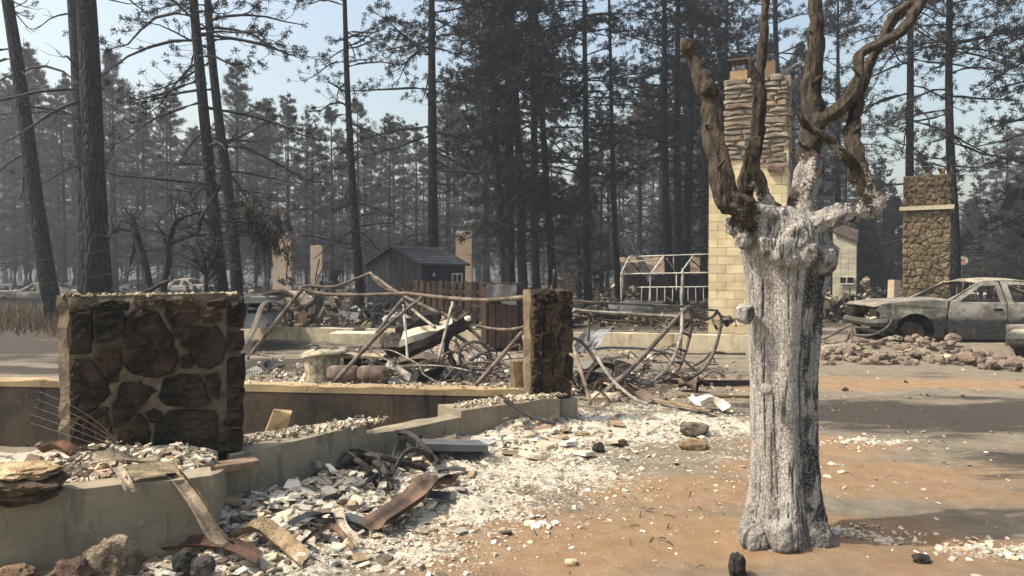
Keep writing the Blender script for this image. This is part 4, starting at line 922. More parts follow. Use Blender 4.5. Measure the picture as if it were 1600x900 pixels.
# ------------------------------------------------------------------ garden shed
def shed():
    th_ = R(35); Cn = at(657, 427, 26.5); Cn.z = 0; ga = Vector((-math.cos(th_), math.sin(th_), 0)); sd = Vector((math.sin(th_), math.cos(th_), 0)); a_, b_ = 2.63, 2.54; ze, zr, zb = 1.98, 2.52, .16
    sh = thing('shed', 'small dark blue garden shed left standing with shingle roof', 'shed', tuple(Cn + ga * a_ / 2 + sd * b_ / 2)); P = lambda u, v, z: Cn + ga * u + sd * v + ZZ * z
    mb = MB(); A = [P(0, 0, zb), P(a_, 0, zb), P(a_, 0, ze), P(a_ / 2, 0, zr), P(0, 0, ze)]; B = [P(0, b_, zb), P(a_, b_, zb), P(a_, b_, ze), P(a_ / 2, b_, zr), P(0, b_, ze)]
    mb.add(A + B, [(4, 3, 2, 1, 0), (5, 6, 7, 8, 9), (0, 5, 9, 4), (1, 2, 7, 6), (0, 1, 6, 5)]); mb.build('wall', MAT['shed'], sh)
    for k in range(9):
        u = a_ * (k + .5) / 9; zt = ze + (zr - ze) * (1 - abs(u - a_ / 2) / (a_ / 2)) - .05
        mb = MB(); box(mb, P(u, -.008, (zb + zt) / 2), (a_ / 9 - .02, .02, zt - zb), rz(math.pi - th_), (random.uniform(.85, 1.15),) * 3); mb.build('siding_board', MAT['shed'], sh)
    for k in range(8):
        v = b_ * (k + .5) / 8; mb = MB(); box(mb, P(-.008, v, (zb + ze) / 2), (.02, b_ / 8 - .02, ze - zb - .02), rz(-th_), (random.uniform(.75, .95),) * 3); mb.build('siding_board', MAT['shed'], sh)
    ov = .14
    for s in (0, 1):
        mb = MB(); u0, u1 = (-ov, a_ / 2) if s == 0 else (a_ + ov, a_ / 2); zz0 = ze - .1
        vs = [P(u0, -ov, zz0), P(u1, -ov, zr + .03), P(u1, b_ + ov, zr + .03), P(u0, b_ + ov, zz0)]; vs += [v + ZZ * .06 for v in vs]
        mb.add(vs, [(0, 1, 2, 3), (7, 6, 5, 4), (0, 4, 5, 1), (3, 2, 6, 7), (0, 3, 7, 4)]); mb.build('roof', MAT['shingle'], sh)
        for c in range(6):
            mb = MB(); t0, t1 = c / 6, (c + 1) / 6; q = lambda t, v, h: P(u0 + (u1 - u0) * t, v, zz0 + (zr + .03 - zz0) * t + .062 + h)
            mb.add([q(t0, -ov, .022), q(t1, -ov, .004), q(t1, b_ + ov, .004), q(t0, b_ + ov, .022), q(t0, -ov, .0), q(t0, b_ + ov, .0)], [(0, 1, 2, 3), (0, 3, 5, 4)], (random.uniform(.8, 1.2),) * 3); mb.build('shingle_course', MAT['shingle'], sh)
    mb = MB(); box(mb, P(-.03, .95, 1.05), (.04, .75, 1.75), rz(-th_), (.7, .7, .7)); d = mb.build('door', MAT['shed'], sh); mb = MB(); box(mb, P(-.06, .65, 1.55), (.05, .07, .12), rz(-th_)); mb.build('wall_light', MAT['white'], sh)
    mb = MB(); wc = P(-.035, 2.0, 1.42)
    box(mb, wc, (.02, .52, .3), rz(-th_), (.3, .3, .35)); wn = mb.build('window', MAT['darkmetal'], sh); mb = MB()
    for dv, dz, l, h in ((0, .16, .6, .05), (0, -.16, .6, .05), (-.28, 0, .05, .36), (.28, 0, .05, .36), (0, 0, .04, .32)): box(mb, wc + sd * dv + ZZ * dz - ga * .015, (.03, l, h), rz(-th_))
    mb.build('window_frame', MAT['white'], wn)
    mb = MB()
    for k in range(5): box(mb, P(a_ / 2, -.03, 1.98 + k * .05), (.34, .03, .03), rz(math.pi - th_), (.5, .5, .5))
    mb.build('gable_vent', MAT['shed'], sh)
    for u in (0, a_): mb = MB(); box(mb, P(u, -.012, (zb + ze) / 2), (.09, .03, ze - zb), rz(math.pi - th_), (1.2, 1.2, 1.2)); mb.build('corner_trim', MAT['shed'], sh)
shed()
# fence
random.seed(6); fa, fb = at(628, 427, 25.2), at(757, 427, 21.5); fa.z = fb.z = 0; d = (fb - fa).normalized(); L = (fb - fa).length; fn = Vector((d.y, -d.x, 0))
fe = thing('wooden_fence', 'scorched brown wooden fence panel right of the shed, partly burnt at its base', 'fence', tuple((fa + fb) / 2)); n = 26
for k in range(n):
    t = (k + .5) / n; zt = 1.34 - .04 * abs(t - .4) + random.uniform(-.03, .03) ; z0 = random.uniform(.02, .14); sd_ = 1 if k % 2 else -1; mb = MB(); g_ = random.uniform(.18, .42) if k < 18 else random.uniform(.15, .3)
    if k < 4: g_ *= .35
    box(mb, fa + d * L * t + fn * .035 * sd_ + ZZ * ((z0 + zt) / 2), (L / n * 1.25, .02, zt - z0), rz(math.atan2(d.y, d.x) + random.uniform(-.05, .05)), (g_, g_ * .85, g_ * .72), .012); mb.build('picket', MAT['wood'], fe)
for z in (.35, 1.05):
    mb = MB(); box(mb, (fa + fb) / 2 + ZZ * z, (L, .05, .09), rz(math.atan2(d.y, d.x)), (.5, .4, .35)); mb.build('fence_rail', MAT['wood'], fe)
# dark red metal cabinet
Cc = at(789, 427, 14.9); Cc.z = .02; ca_ = R(12); cu = Vector((math.cos(ca_), math.sin(ca_), 0)); cn = Vector((math.sin(ca_), -math.cos(ca_), 0))
cb = thing('metal_cabinet', 'dark red scorched metal cabinet with crumpled top beside the pillar', 'cabinet', tuple(Cc)); P = lambda u, v, z: Cc + cu * u + cn * v + ZZ * z
mb = MB(); box(mb, P(0, -.3, .68), (.76, .56, 1.22), rz(ca_), (.6, .5, .5), .01); mb.build('cabinet_body', MAT['redpaint'], cb)
for k in range(5):
    mb = MB(); g_ = random.uniform(.8, 1.3); box(mb, P(-.26 + k * .115, .01, .52), (.105, .03, .88), rz(ca_), (g_, g_, g_), .006); mb.build('ribbed_panel', MAT['redpaint'], cb)
for k in range(2):
    mb = MB(); g_ = .5; box(mb, P(.33, -.12 - k * .26, .55), (.07, .24, 1.0), rz(ca_), (g_, g_, g_), .006); mb.build('ribbed_panel', MAT['redpaint'], cb)
mb = MB(); nu, nv = 14, 10; vs = []; fs = []; random.seed(4)
for i in range(nv):
    for j in range(nu):
        s_, t_ = j / (nu - 1), i / (nv - 1); zz = 1.0 + (.36 - .10 * s_ * (1 - t_)) * t_ + (.02 if s_ < .5 else -.05) * (1 - t_) * (s_); vs.append(P(-.40 + .62 * s_ + .02 * t_, .06 - .05 * t_ + .05 * (vn(s_ * 4, t_ * 3, 0, 2) - .5), zz + .03 * (vn(s_ * 5, t_ * 2, 5, 3) - .5)))
for i in range(nv - 1):
    for j in range(nu - 1): a = i * nu + j; fs.append((a, a + 1, a + nu + 1, a + nu))
mb.add(vs, fs, (1.1, 1.0, .95)); mb.build('crumpled_lid', MAT['greymetal'], cb)
mb = MB(); box(mb, P(.30, -.28, 1.22), (.2, .5, .32), rz(ca_), (.5, .45, .45), .02); box(mb, P(-.03, -.35, 1.37), (.8, .45, .04), rz(ca_) @ Matrix.Rotation(.05, 3, 'Y'), (.4, .35, .35), .02); mb.build('cabinet_top', MAT['darkmetal'], cb)

# ------------------------------------------------------------------ bent pipe frames
def pipes(th, lst, mat_, name='pipe', n=8):
    for L_ in lst:
        m_ = mat_; r_ = L_[0]; pts = [at(*p) for p in L_[1]]; nm = name
        if len(L_) > 2: m_ = MAT[L_[2]]
        if len(L_) > 3: nm = L_[3]
        mb = MB(); r_ = r_ * .80; pp = smoothpts(pts, 5) if len(pts) > 2 else [pts[0].lerp(pts[1], k / 6) for k in range(7)]
        tube(mb, pp, [r_ * random.uniform(.88, 1.1) for _ in pp], n, (1, 1, 1)); mb.build(nm, m_, th, smooth=True)
cf = thing('collapsed_canopy_frame', 'rusty bent pipes of a collapsed canopy frame behind the pit', 'frame', tuple(gp(600, 590)))
pipes(cf, [(.036, [(386, 561, 9.6), (430, 505, 9.8), (472, 452, 10.0)]), (.033, [(472, 452, 10.0), (500, 459, 10), (560, 461, 9.9), (625, 459, 9.8), (640, 459, 9.7), (700, 466, 9.4), (760, 469, 9), (826, 464, 8.5)]),
           (.03, [(466, 452, 11.2), (480, 447, 11.4), (521, 448, 11.5), (563, 433, 11.6), (578, 427, 11.6)]), (.036, [(578, 427, 11.6), (621, 457, 11.0), (687, 490, 10.4)]),
           (.036, [(658, 465, 9.6), (594, 520, 9.2), (523, 597, 8.9)]), (.028, [(629, 467, 10.6), (610, 492, 10.4), (588, 521, 10.2)], 'darkmetal'), (.022, [(580, 430, 11.8), (592, 444, 11.7), (610, 455, 11.6), (632, 458, 11.5)], 'darkmetal'),
           (.028, [(632, 470, 11), (652, 490, 10.8), (680, 512, 10.4)], 'ironash'), (.034, [(690, 488, 11.4), (722, 507, 11.2), (742, 520, 11.0)], 'darkmetal'),
           (.022, [(630, 476, 10), (634, 520, 9.9), (637, 564, 9.8)], 'white', 'post'), (.026, [(707, 472, 10.4), (695, 522, 10.2), (684, 566, 10.0)], 'ironash', 'post'),
           (.036, [(822, 512, 8.9), (785, 555, 8.8), (743, 603, 8.7)]), (.026, [(742, 508, 10.6), (765, 513, 10.4), (795, 515, 10), (823, 510, 9.6)]),
           (.03, [(818, 520, 10.5), (821, 545, 10.4), (826, 575, 10.2)], 'ironash', 'post')], MAT['rust'])
mb = MB(); tube(mb, smoothpts([at(*p) for p in ((378, 545, 9.4), (396, 515, 9.6), (410, 478, 9.8), (425, 471, 9.9), (440, 480, 10), (446, 505, 10.2))], 5), [.05] * 26, 8, flat=.35); mb.build('bent_strap', MAT['darkmetal'], cf)
pf = thing('collapsed_arched_frame', 'curved rusty pipe frame with ladder arches right of the pillar', 'frame', tuple(gp(1000, 600)))
pipes(pf, [(.022, [(892, 471, 9.6), (984, 475, 10.4), (1067, 479, 11)]), (.042, [(933, 624, 9.3), (997, 565, 10), (1065, 489, 10.8), (1077, 480, 11)]),
           (.034, [(1077, 480, 11), (1080, 509, 11), (1070, 553, 11), (1053, 585, 10.8), (1026, 599, 10.6), (1004, 605, 10.5)]), (.03, [(1065, 484, 10.8), (1065, 514, 10.6), (1058, 545, 10.4), (1043, 575, 10.3), (1018, 598, 10.2)], 'ironash'),
           (.03, [(1078, 481, 11), (1088, 492, 11.2), (1100, 498, 11.4), (1112, 496, 11.6), (1121, 487, 11.8)], 'darkmetal'), (.02, [(1080, 485, 11), (1100, 484, 11.4), (1121, 485, 11.8)], 'darkmetal'),
           (.032, [(1121, 486, 11.8), (1127, 498, 11.8), (1124, 521, 11.8), (1114, 553, 11.7), (1099, 577, 11.5), (1078, 590, 11.2), (1050, 588, 11), (1034, 597, 10.8)], 'darkmetal'),
           (.026, [(921, 546, 10.5), (953, 543, 10.8), (1006, 545, 11.2), (1046, 553, 11.6), (1070, 564, 11.9), (1090, 583, 12)], 'greymetal'),
           (.028, [(890, 527, 9.6), (905, 532, 9.7), (918, 545, 9.8), (931, 565, 9.7)], 'darkmetal'),
           (.03, [(896, 545, 9.2), (908, 580, 8.9), (923, 632, 8.6)], 'wood', 'leaning_post'), (.03, [(1067, 419, 12.4), (1065, 490, 12.4), (1063, 556, 12.4)], 'ironash', 'post'), (.022, [(921, 492, 10.2), (920, 520, 10.2), (919, 533, 10.2)], 'darkmetal', 'post')], MAT['rust'])
for (a, b) in (((1066, 520, 10.6), (1079, 525, 11)), ((1060, 545, 10.4), (1072, 549, 11)), ((1050, 566, 10.3), (1064, 567, 10.9)), ((1066, 500, 10.7), (1080, 503, 11))):
    mb = MB(); tube(mb, [at(*a), at(*b)], .024, 6); mb.build('rung', MAT['darkmetal'], pf)
mb = MB(); tube(mb, [at(894, 484, 9.8), at(955, 489, 10.2), at(1062, 495, 10.9)], .05, 4, flat=.6); mb.build('channel_beam', MAT['ironash'], pf)
mb = MB(); tube(mb, [at(894, 494, 9.9), at(955, 501, 10.3), at(1010, 504, 10.6)], .03, 4, flat=.6, col=(.6, .5, .4)); mb.build('channel_beam', MAT['darkmetal'], pf)
for k in range(8):
    mb = MB(); q = at(905 + k * 13, 487 + k * .7, 10 + k * .1); q2 = at(912 + k * 13, 503 + k * .2, 10.1 + k * .1); tube(mb, [q, q2], .018, 4); mb.build('cross_bar', MAT['darkmetal'], pf)
def single(name, label, cat, build, mat_, origin=None, group=None, smooth=False):
    mb = MB(); build(mb); kw = {'label': label, 'cat': cat}
    if group: kw['group'] = group
    return mb.build(name, mat_, smooth=smooth, **kw)
def strip(mb, pts, wdir, wid, fold=.25, th=.004, col=(1, 1, 1), nw=6, crumple=.0, sub=3, seed=0):
    """a bent metal strip / channel with turned up edges; pts centreline, wdir sideways"""
    pp = smoothpts(pts, sub); m = len(pp); wdir = Vector(wdir).normalized(); vs = []; fs = []
    for i, p in enumerate(pp):
        dd = (pp[min(i + 1, m - 1)] - pp[max(i - 1, 0)]).normalized(); nn_ = wdir.cross(dd).normalized(); nn_ = nn_ if nn_.z > 0 else -nn_
        for j in range(nw + 1):
            s_ = j / nw * 2 - 1; up = fold * wid * max(0, abs(s_) - .55) / .45; c_ = (vn(i * .35, j * .6, seed, 2) - .5) * crumple; vs.append(p + wdir * wid / 2 * s_ + nn_ * (up + c_))
    o = len(vs); vs += [v - Vector((0, 0, th)) for v in vs]
    for i in range(m - 1):
        for j in range(nw): a = i * (nw + 1) + j; fs += [(a, a + 1, a + nw + 2, a + nw + 1), (o + a + nw + 1, o + a + nw + 2, o + a + 1, o + a)]
    for i in range(m - 1):
        for j in (0, nw): a = i * (nw + 1) + j; fs.append((a, a + nw + 1, o + a + nw + 1, o + a))
    for j in range(nw): fs.append((j + 1, j, o + j, o + j + 1)); a = (m - 1) * (nw + 1) + j; fs.append((a, a + 1, o + a + 1, o + a))
    mb.add(vs, fs, col)
def gz(px, py, dz=0.0): g = gp(px, py); return g + ZZ * dz
# foreground metal and boards
single('metal_channel', 'twisted rusty metal channel lying on ash in the centre foreground', 'metal scrap', lambda m: strip(m, [gz(585, 838, .04), gz(620, 815, .05), gz(650, 798, .07), gz(672, 784, .12), gz(700, 778, .10)], (.95, -.3, .05), .17, .38, col=(1, .86, .78), crumple=.02, seed=3), MAT['rust'], smooth=True)
single('bent_metal_strip', 'long bent grey metal strip leaning down the porch wall corner', 'metal scrap', lambda m: strip(m, [at(268, 738, 4.32), at(290, 762, 4.22), at(318, 800, 4.12), at(340, 835, 4.1), at(362, 850, 4.1)], (1, .2, .2), .085, .5, col=(.8, .7, .6), seed=4), MAT['ironash'], smooth=True)
single('bent_metal_strip', 'short forked metal strip hanging over the porch wall top', 'metal scrap', lambda m: strip(m, [at(168, 722, 4.5), at(185, 735, 4.2), at(198, 755, 4.05), at(208, 768, 4.03)], (1, .25, .1), .055, .5, col=(1, .9, .8), seed=5, crumple=.02), MAT['ironash'], smooth=True)
single('flashing_board', 'warped rusty flashing along the porch wall top edge', 'metal scrap', lambda m: strip(m, [at(146, 722, 4.3), at(180, 716, 4.35), at(215, 722, 4.42), at(250, 720, 4.5)], (-.2, 1, .1), .11, .2, col=(.9, .8, .65), crumple=.05, seed=6), MAT['ironash'], smooth=True)
single('flashing_board', 'pale flat flashing board at the porch wall corner', 'board', lambda m: strip(m, [at(198, 737, 4.15), at(240, 733, 4.25), at(276, 733, 4.36)], (-.35, 1, .18), .17, .05, col=(.85, .75, .55), crumple=.02, seed=7), MAT['ironash'])
single('scorched_board', 'scorched plank end poking right from the porch corner', 'board', lambda m: box(m, (at(290, 738, 4.75) + at(365, 727, 5.15)) / 2, (.62, .16, .05), rz(R(38)), (1.1, 1, .9), .01), MAT['wood'])
single('tan_metal_sheet', 'tan curled sheet resting on the dark red board', 'metal scrap', lambda m: strip(m, [gz(372, 858, .07), gz(402, 852, .10), gz(436, 864, .07), gz(475, 885, .02)], (.35, 1, .1), .12, .25, col=(.75, .62, .45), crumple=.03, seed=8), MAT['ironash'])
single('dark_red_board', 'long dark red brown board in the lower left ash', 'board', lambda m: strip(m, [gz(262, 868, .05), gz(310, 869, .07), gz(360, 872, .06), gz(402, 882, .02)], (.2, 1, .25), .10, .3, col=(.45, .33, .3), seed=9), MAT['rust'])
single('curled_metal_strip', 'pale curled strip below the twisted channel', 'metal scrap', lambda m: strip(m, [gz(510, 815, .06), gz(528, 825, .10), gz(535, 845, .09), gz(558, 856, .02)], (.8, .5, .0), .06, .2, col=(1.2, 1.1, 1), crumple=.02, seed=10), MAT['ironash'])
single('curled_metal_strip', 'rusty curved strip left of the pale curled one', 'metal scrap', lambda m: strip(m, [gz(462, 868, .02), gz(490, 852, .07), gz(522, 845, .08), gz(552, 862, .02)], (0, 1, .3), .06, .2, col=(1, .8, .7), seed=11), MAT['rust'])
single('metal_slab', 'flat dark grey metal slab lying on ash by the branch heap', 'metal slab', lambda m: (box(m, gz(706, 712, .09), (.56, .36, .055), rz(.28) @ Matrix.Rotation(.08, 3, 'Y') @ Matrix.Rotation(-.10, 3, 'X'), (.6, .66, .68), .006),), MAT['greymetal'])
single('rusty_sheet', 'small rusty curved sheet on the porch rubble', 'metal scrap', lambda m: strip(m, [at(72, 706, 4.5), at(90, 700, 4.5), at(112, 712, 4.5)], (.1, 1, 0), .10, .4, col=(1.2, .85, .65), seed=12), MAT['rust'], smooth=True)
single('white_bent_bracket', 'white crumpled bracket lying by the timber right of centre', 'metal scrap', lambda m: (strip(m, [gz(1076, 628, .06), gz(1090, 640, .04), gz(1100, 643, .04)], (1, .8, 0), .13, .3, seed=2), strip(m, [gz(1094, 640, .05), gz(1112, 641, .09), gz(1128, 646, .04)], (0, 1, 0), .2, .4, seed=2, crumple=.05)), MAT['white'])
single('flat_timber', 'long flat scorched timber leaning low beside the white bracket', 'timber', lambda m: (tube(m, [gz(1000, 625, .05), gz(1112, 650, .05)], .045, 4, (.9, .8, .6), flat=.4), tube(m, [gz(945, 612, .02) + ZZ * .1, gz(1002, 626, .05)], .035, 4, (1.5, 1.4, 1.2), flat=.4)), MAT['wood'])
single('bent_thin_bar', 'pale thin bar slanting down in front of the big rusty pipe', 'metal bar', lambda m: tube(m, smoothpts([at(926, 543, 9.4), at(940, 570, 9.2), at(960, 597, 9), at(990, 622, 8.8), at(1012, 632, 8.7)], 4), .02, 6), MAT['ironash'])
single('long_beam', 'dark flat beam lying on the dirt right of the arched frame', 'beam', lambda m: box(m, gz(1120, 602, .04), (1.5, .12, .06), rz(-.02), (.5, .45, .4), .01), MAT['char'])
single('long_beam', 'pale thin plank on the dirt left of the dead tree', 'beam', lambda m: box(m, gz(1125, 621, .02), (1.1, .07, .035), rz(-.02), (.9, .8, .65), .005), MAT['wood'])
single('long_beam', 'thin dark pole lying along the foot of the pale wall', 'beam', lambda m: tube(m, [gz(1020, 557, .05), gz(1165, 557, .05)], .025, 5), MAT['char'])
single('fallen_stick', 'thin charred stick lying in front of the concrete ledge', 'stick', lambda m: tube(m, smoothpts([at(782, 618, 7.4), at(812, 640, 7.0), at(845, 657, 6.8), at(868, 662, 6.75)], 4), [.022] * 6 + [.015] * 7, 6), MAT['twig'])
def bucket(m):
    c = gz(1076, 612, .0); c.z += .11; ax = Vector((.9, -.4, -.1)).normalized(); tube(m, [c - ax * .12, c + ax * .12], [.085, .12], 14, (1, .9, .8), cap=False); tube(m, [c + ax * .12, c - ax * .1], [.112, .08], 14, (.2, .2, .2), cap=False); tube(m, [c - ax * .121, c - ax * .119], [.085, .085], 14)
single('fallen_bucket', 'small rusty bucket lying on its side on the dirt', 'bucket', bucket, MAT['rust'], smooth=False)

# charred branch heap
random.seed(14)
BR = [((500, 722), (575, 728), (665, 735), .028), ((478, 712), (540, 690), (590, 672), .02), ((545, 722), (590, 745), (612, 770), .026), ((598, 700), (640, 716), (685, 735), .026), ((588, 690), (575, 712), (560, 730), .018), ((595, 765), (592, 740), (588, 712), .018), ((560, 768), (620, 740), (650, 720), .018), ((600, 690), (650, 705), (690, 728), .022),
      ((500, 722), (560, 742), (590, 765), .02), ((610, 764), (640, 745), (690, 730), .02), ((590, 690), (620, 700), (650, 722), .024), ((520, 740), (560, 730), (640, 742), .014), ((470, 735), (520, 728), (560, 724), .012), ((640, 700), (620, 720), (612, 745), .014)]
for i, (a, b, c, r_) in enumerate(BR):
    mb = MB(); h = (.04, .10, .06, .16, .12, .1)[i % 6]; p = [gz(*a, h * .6), gz(*b, h + .05), gz(*c, h * .4)]
    tube(mb, smoothpts(p, 4), [r_ * random.uniform(.8, 1.1) for _ in range(9)], 7, jit=.12)
    mb.build('charred_branch', MAT['char'], label='charred branch in the heap in front of the foundation', cat='branch', group='charred branches heaped before the foundation')
# boulders and lumps
def lump(name, label, px, py, s, mt, seed, sub=3, amp=.35, col=(1, 1, 1), cat='rock', z=None):
    g = gp(px, py) if z is None else at(px, py, z); mb = MB(); boulder(mb, (g.x, g.y, g.z + s[2] * .55), s, seed, sub, amp, col); mb.build(name, MAT[mt], label=label, cat=cat)
lump('boulder', 'large porous brown rock at the foot of the porch wall', 172, 902, (.125, .11, .13), 'lava', 3, 4, .5, cat='rock'); lump('boulder', 'dark rough rock at the bottom edge left of the porous one', 108, 920, (.105, .09, .085), 'lava', 5, 4, .5, (.6, .5, .5))
lump('boulder', 'small rock in the bottom left corner', 22, 908, (.10, .07, .05), 'lava', 6, 3, .4, (1.2, 1, .9)); lump('charcoal_lump', 'round black charcoal lump right of the porous rock', 290, 893, (.065, .05, .075), 'dark_lump', 7, 3, .3, cat='charcoal'); lump('charcoal_lump', 'flatter black lump beside the round one', 318, 892, (.06, .05, .05), 'dark_lump', 17, 3, .4, (2, 2, 2), cat='charcoal')
lump('charcoal_lump', 'black burnt stump near the bottom edge left of the tree', 1151, 897, (.042, .04, .075), 'dark_lump', 8, 3, .5, cat='charcoal'); lump('charcoal_lump', 'small black clod right of the tree base', 1439, 878, (.045, .035, .03), 'dark_lump', 9, 3, .4, cat='charcoal')
lump('charcoal_lump', 'black chunk on pale ash in the middle distance', 936, 706, (.055, .05, .055), 'dark_lump', 10, 3, .4, cat='charcoal'); lump('charcoal_lump', 'small dark chunk left of the flat brown stones', 972, 697, (.045, .04, .045), 'lava', 11, 3, .4, (.5, .4, .4), cat='charcoal')
lump('flat_stone', 'brown flat stone on the ash, front one of two', 1085, 700, (.13, .08, .05), 'rock', 12, 3, .3, (.9, .75, .5), cat='stone'); lump('flat_stone', 'darker stone behind the brown flat one', 1083, 676, (.14, .08, .07), 'rock', 13, 3, .4, (.6, .55, .5), cat='stone'); lump('flat_stone', 'pale rounded stone by the foot of the leaning post', 945, 628, (.19, .1, .08), 'ash', 14, 3, .3, (.9, .8, .7), cat='stone')
single('flat_stone', 'pale flat broken stone in the orange dirt at the bottom centre', 'stone', lambda m: [chunk(m, gz(828 + k * 10, 820 + (k % 2) * 5, .008), .045, .3, (1.1, 1.05, .95), .15, 6) for k in range(5)], MAT['ash']); lump('flat_stone', 'small tan stone alone in the orange dirt', 892, 842 + 40, (.035, .03, .02), 'ash', 16, 2, .3, (.8, .65, .5), cat='stone')
def blk(m):
    c = at(35, 752, 3.95); boulder(m, c, (.20, .17, .055), 5, 4, .35, (.5, .45, .4), flatb=.5); boulder(m, c + Vector((0, 0, .06)), (.17, .14, .035), 8, 4, .5, (2.2, 1.95, 1.6)); boulder(m, c - Vector((0.0, 0, .06)), (.17, .15, .05), 9, 4, .3, (.35, .3, .3))
single('layered_char_block', 'black layered burnt block on the porch at the left edge', 'debris', blk, MAT['lava'])

# trash can
tc = gp(500, 592); tc = thing('trash_can', 'ash coated ribbed metal trash can with a warped tilted lid', 'trash can', (at(503, 427, 9.7).x, 9.7, zg(at(503, 427, 9.7).x, 9.7) - .02)); c0 = WPOS[tc.name]; mb = MB()
vs = []; fs = []; n = 56
for k, (z, r_) in enumerate(((0, .20), (.04, .205), (.2, .215), (.4, .235), (.44, .24), (.46, .25))):
    for j in range(n):
        a = 2 * math.pi * j / n; q = r_ * (1 + (.018 if (j % 4) < 2 else -.018) * (0 < k < 5)); vs.append(c0 + Vector((math.cos(a) * q, math.sin(a) * q, z)))
for k in range(5):
    for j in range(n): fs.append((k * n + j, k * n + (j + 1) % n, (k + 1) * n + (j + 1) % n, (k + 1) * n + j))
mb.add(vs, fs, (1.25, 1.2, 1.0)); mb.build('can_body', MAT['ironash'], tc)
mb = MB(); vs = [c0 + Vector((0, 0, .50))]; fs = []; M = Matrix.Rotation(-.09, 3, 'Y')
for k, (r_, z) in enumerate(((.12, .02), (.24, .0), (.285, -.02), (.285, -.045))):
    for j in range(28): a = 2 * math.pi * j / 28; vs.append(c0 + Vector((.03, 0, .50)) + M @ Vector((math.cos(a) * r_ * 1.1, math.sin(a) * r_, z + .012 * math.sin(3 * a))))
for j in range(28): fs.append((0, 1 + j, 1 + (j + 1) % 28))
for k in range(3):
    for j in range(28): a, b = 1 + k * 28 + j, 1 + k * 28 + (j + 1) % 28; fs.append((a, b, b + 28, a + 28))
mb.add(vs, fs, (1.2, 1.15, 1)); mb.build('can_lid', MAT['ironash'], tc, smooth=True)

# burnt workbench / appliance group behind the pit
def Q(px, py, Y): return at(px, py, Y)
wb = thing('metal_table', 'pale metal table with thin legs beside the trash can', 'table', tuple(Vector((at(553, 427, 9.9).x, 9.9, zg(at(553, 427, 9.9).x, 9.9)))))
mb = MB(); box(mb, Q(553, 555, 9.9), (.80, .45, .03), rz(.05) @ Matrix.Rotation(.03, 3, 'Y'), (1.2, 1.1, .9), .006); mb.build('table_top', MAT['ironash'], wb)
for px, dy in ((518, -.18), (566, -.18), (590, .2), (520, .2)):
    mb = MB(); tube(mb, [Q(px, 556, 9.9 + dy), Q(px, 592, 9.9 + dy)], .014, 6); mb.build('leg', MAT['ironash'], wb)
single('long_cooler', 'long pale box resting behind the metal table', 'box', lambda m: box(m, Q(560, 528, 13.0), (.9, .4, .22), rz(-.1), (1, .93, .75), .025), MAT['white'])
single('engine_block', 'black burnt motor under the metal table', 'engine', lambda m: (box(m, Q(552, 568, 10.3), (.3, .3, .2), rz(.3), (.5, .5, .5), .03), boulder(m, Q(556, 562, 10.3), (.16, .14, .12), 3, 3, .4, (.5, .5, .5)), tube(m, [Q(535, 570, 10.2), Q(575, 566, 10.2)], .04, 8)), MAT['darkmetal'])
for i, (px, py, s, lb) in enumerate(((537, 584, (.19, .16, .105), 'left of two brown rounded metal tanks below the table'), (583, 585, (.19, .16, .11), 'right of two brown rounded metal tanks below the table'))):
    def tk(m, px=px, py=py, s=s, i=i):
        c = Q(px, py, 9.3); vs = []; fs = []; n = 18; prof_ = ((-1, 0), (-1, .75), (-.8, .96), (0, 1), (.8, .96), (1, .75), (1, 0))
        for (x, r_) in prof_:
            for j in range(n): a = 2 * math.pi * j / n; vs.append(c + Vector((x * s[0], math.copysign(abs(math.cos(a)) ** .7, math.cos(a)) * r_ * s[1], math.copysign(abs(math.sin(a)) ** .8, math.sin(a)) * r_ * s[2])))
        for k in range(len(prof_) - 1):
            for j in range(n): fs.append((k * n + j, k * n + (j + 1) % n, (k + 1) * n + (j + 1) % n, (k + 1) * n + j))
        m.add(vs, fs, (1.1, 1.05, 1.0))
    single('metal_tank', lb, 'tank', tk, MAT['rust'], smooth=True)
single('crumpled_foil', 'crumpled pale sheet lying right of the two tanks', 'metal scrap', lambda m: strip(m, [Q(595, 590, 9.2), Q(608, 578, 9.3), Q(620, 580, 9.3), Q(640, 592, 9.2)], (0, 1, .3), .3, .1, crumple=.12, seed=4), MAT['ironash'])
# white thin bent tubing: chair frame
ch = thing('bent_chair_frame', 'white bent tubes of a burnt garden chair right of the tanks', 'chair', tuple(gp(650, 592)))
pipes(ch, [(.011, [(578, 545, 9.6), (600, 560, 9.6), (622, 572, 9.5), (640, 571, 9.4), (693, 572, 9.2), (737, 580, 9.0)]), (.011, [(590, 546, 9.8), (612, 548, 9.8), (632, 557, 9.7), (648, 566, 9.5), (655, 571, 9.4)]), (.009, [(622, 572, 9.5), (624, 560, 9.5), (632, 557, 9.6)]),
           (.011, [(620, 572, 9.3), (612, 585, 9.2), (590, 598, 9.1)]), (.010, [(655, 571, 9.4), (662, 585, 9.3), (690, 600, 9.2)]), (.014, [(563, 540, 10), (562, 550, 10), (572, 556, 9.9)], 'darkmetal')], MAT['ironash'], 'tube')
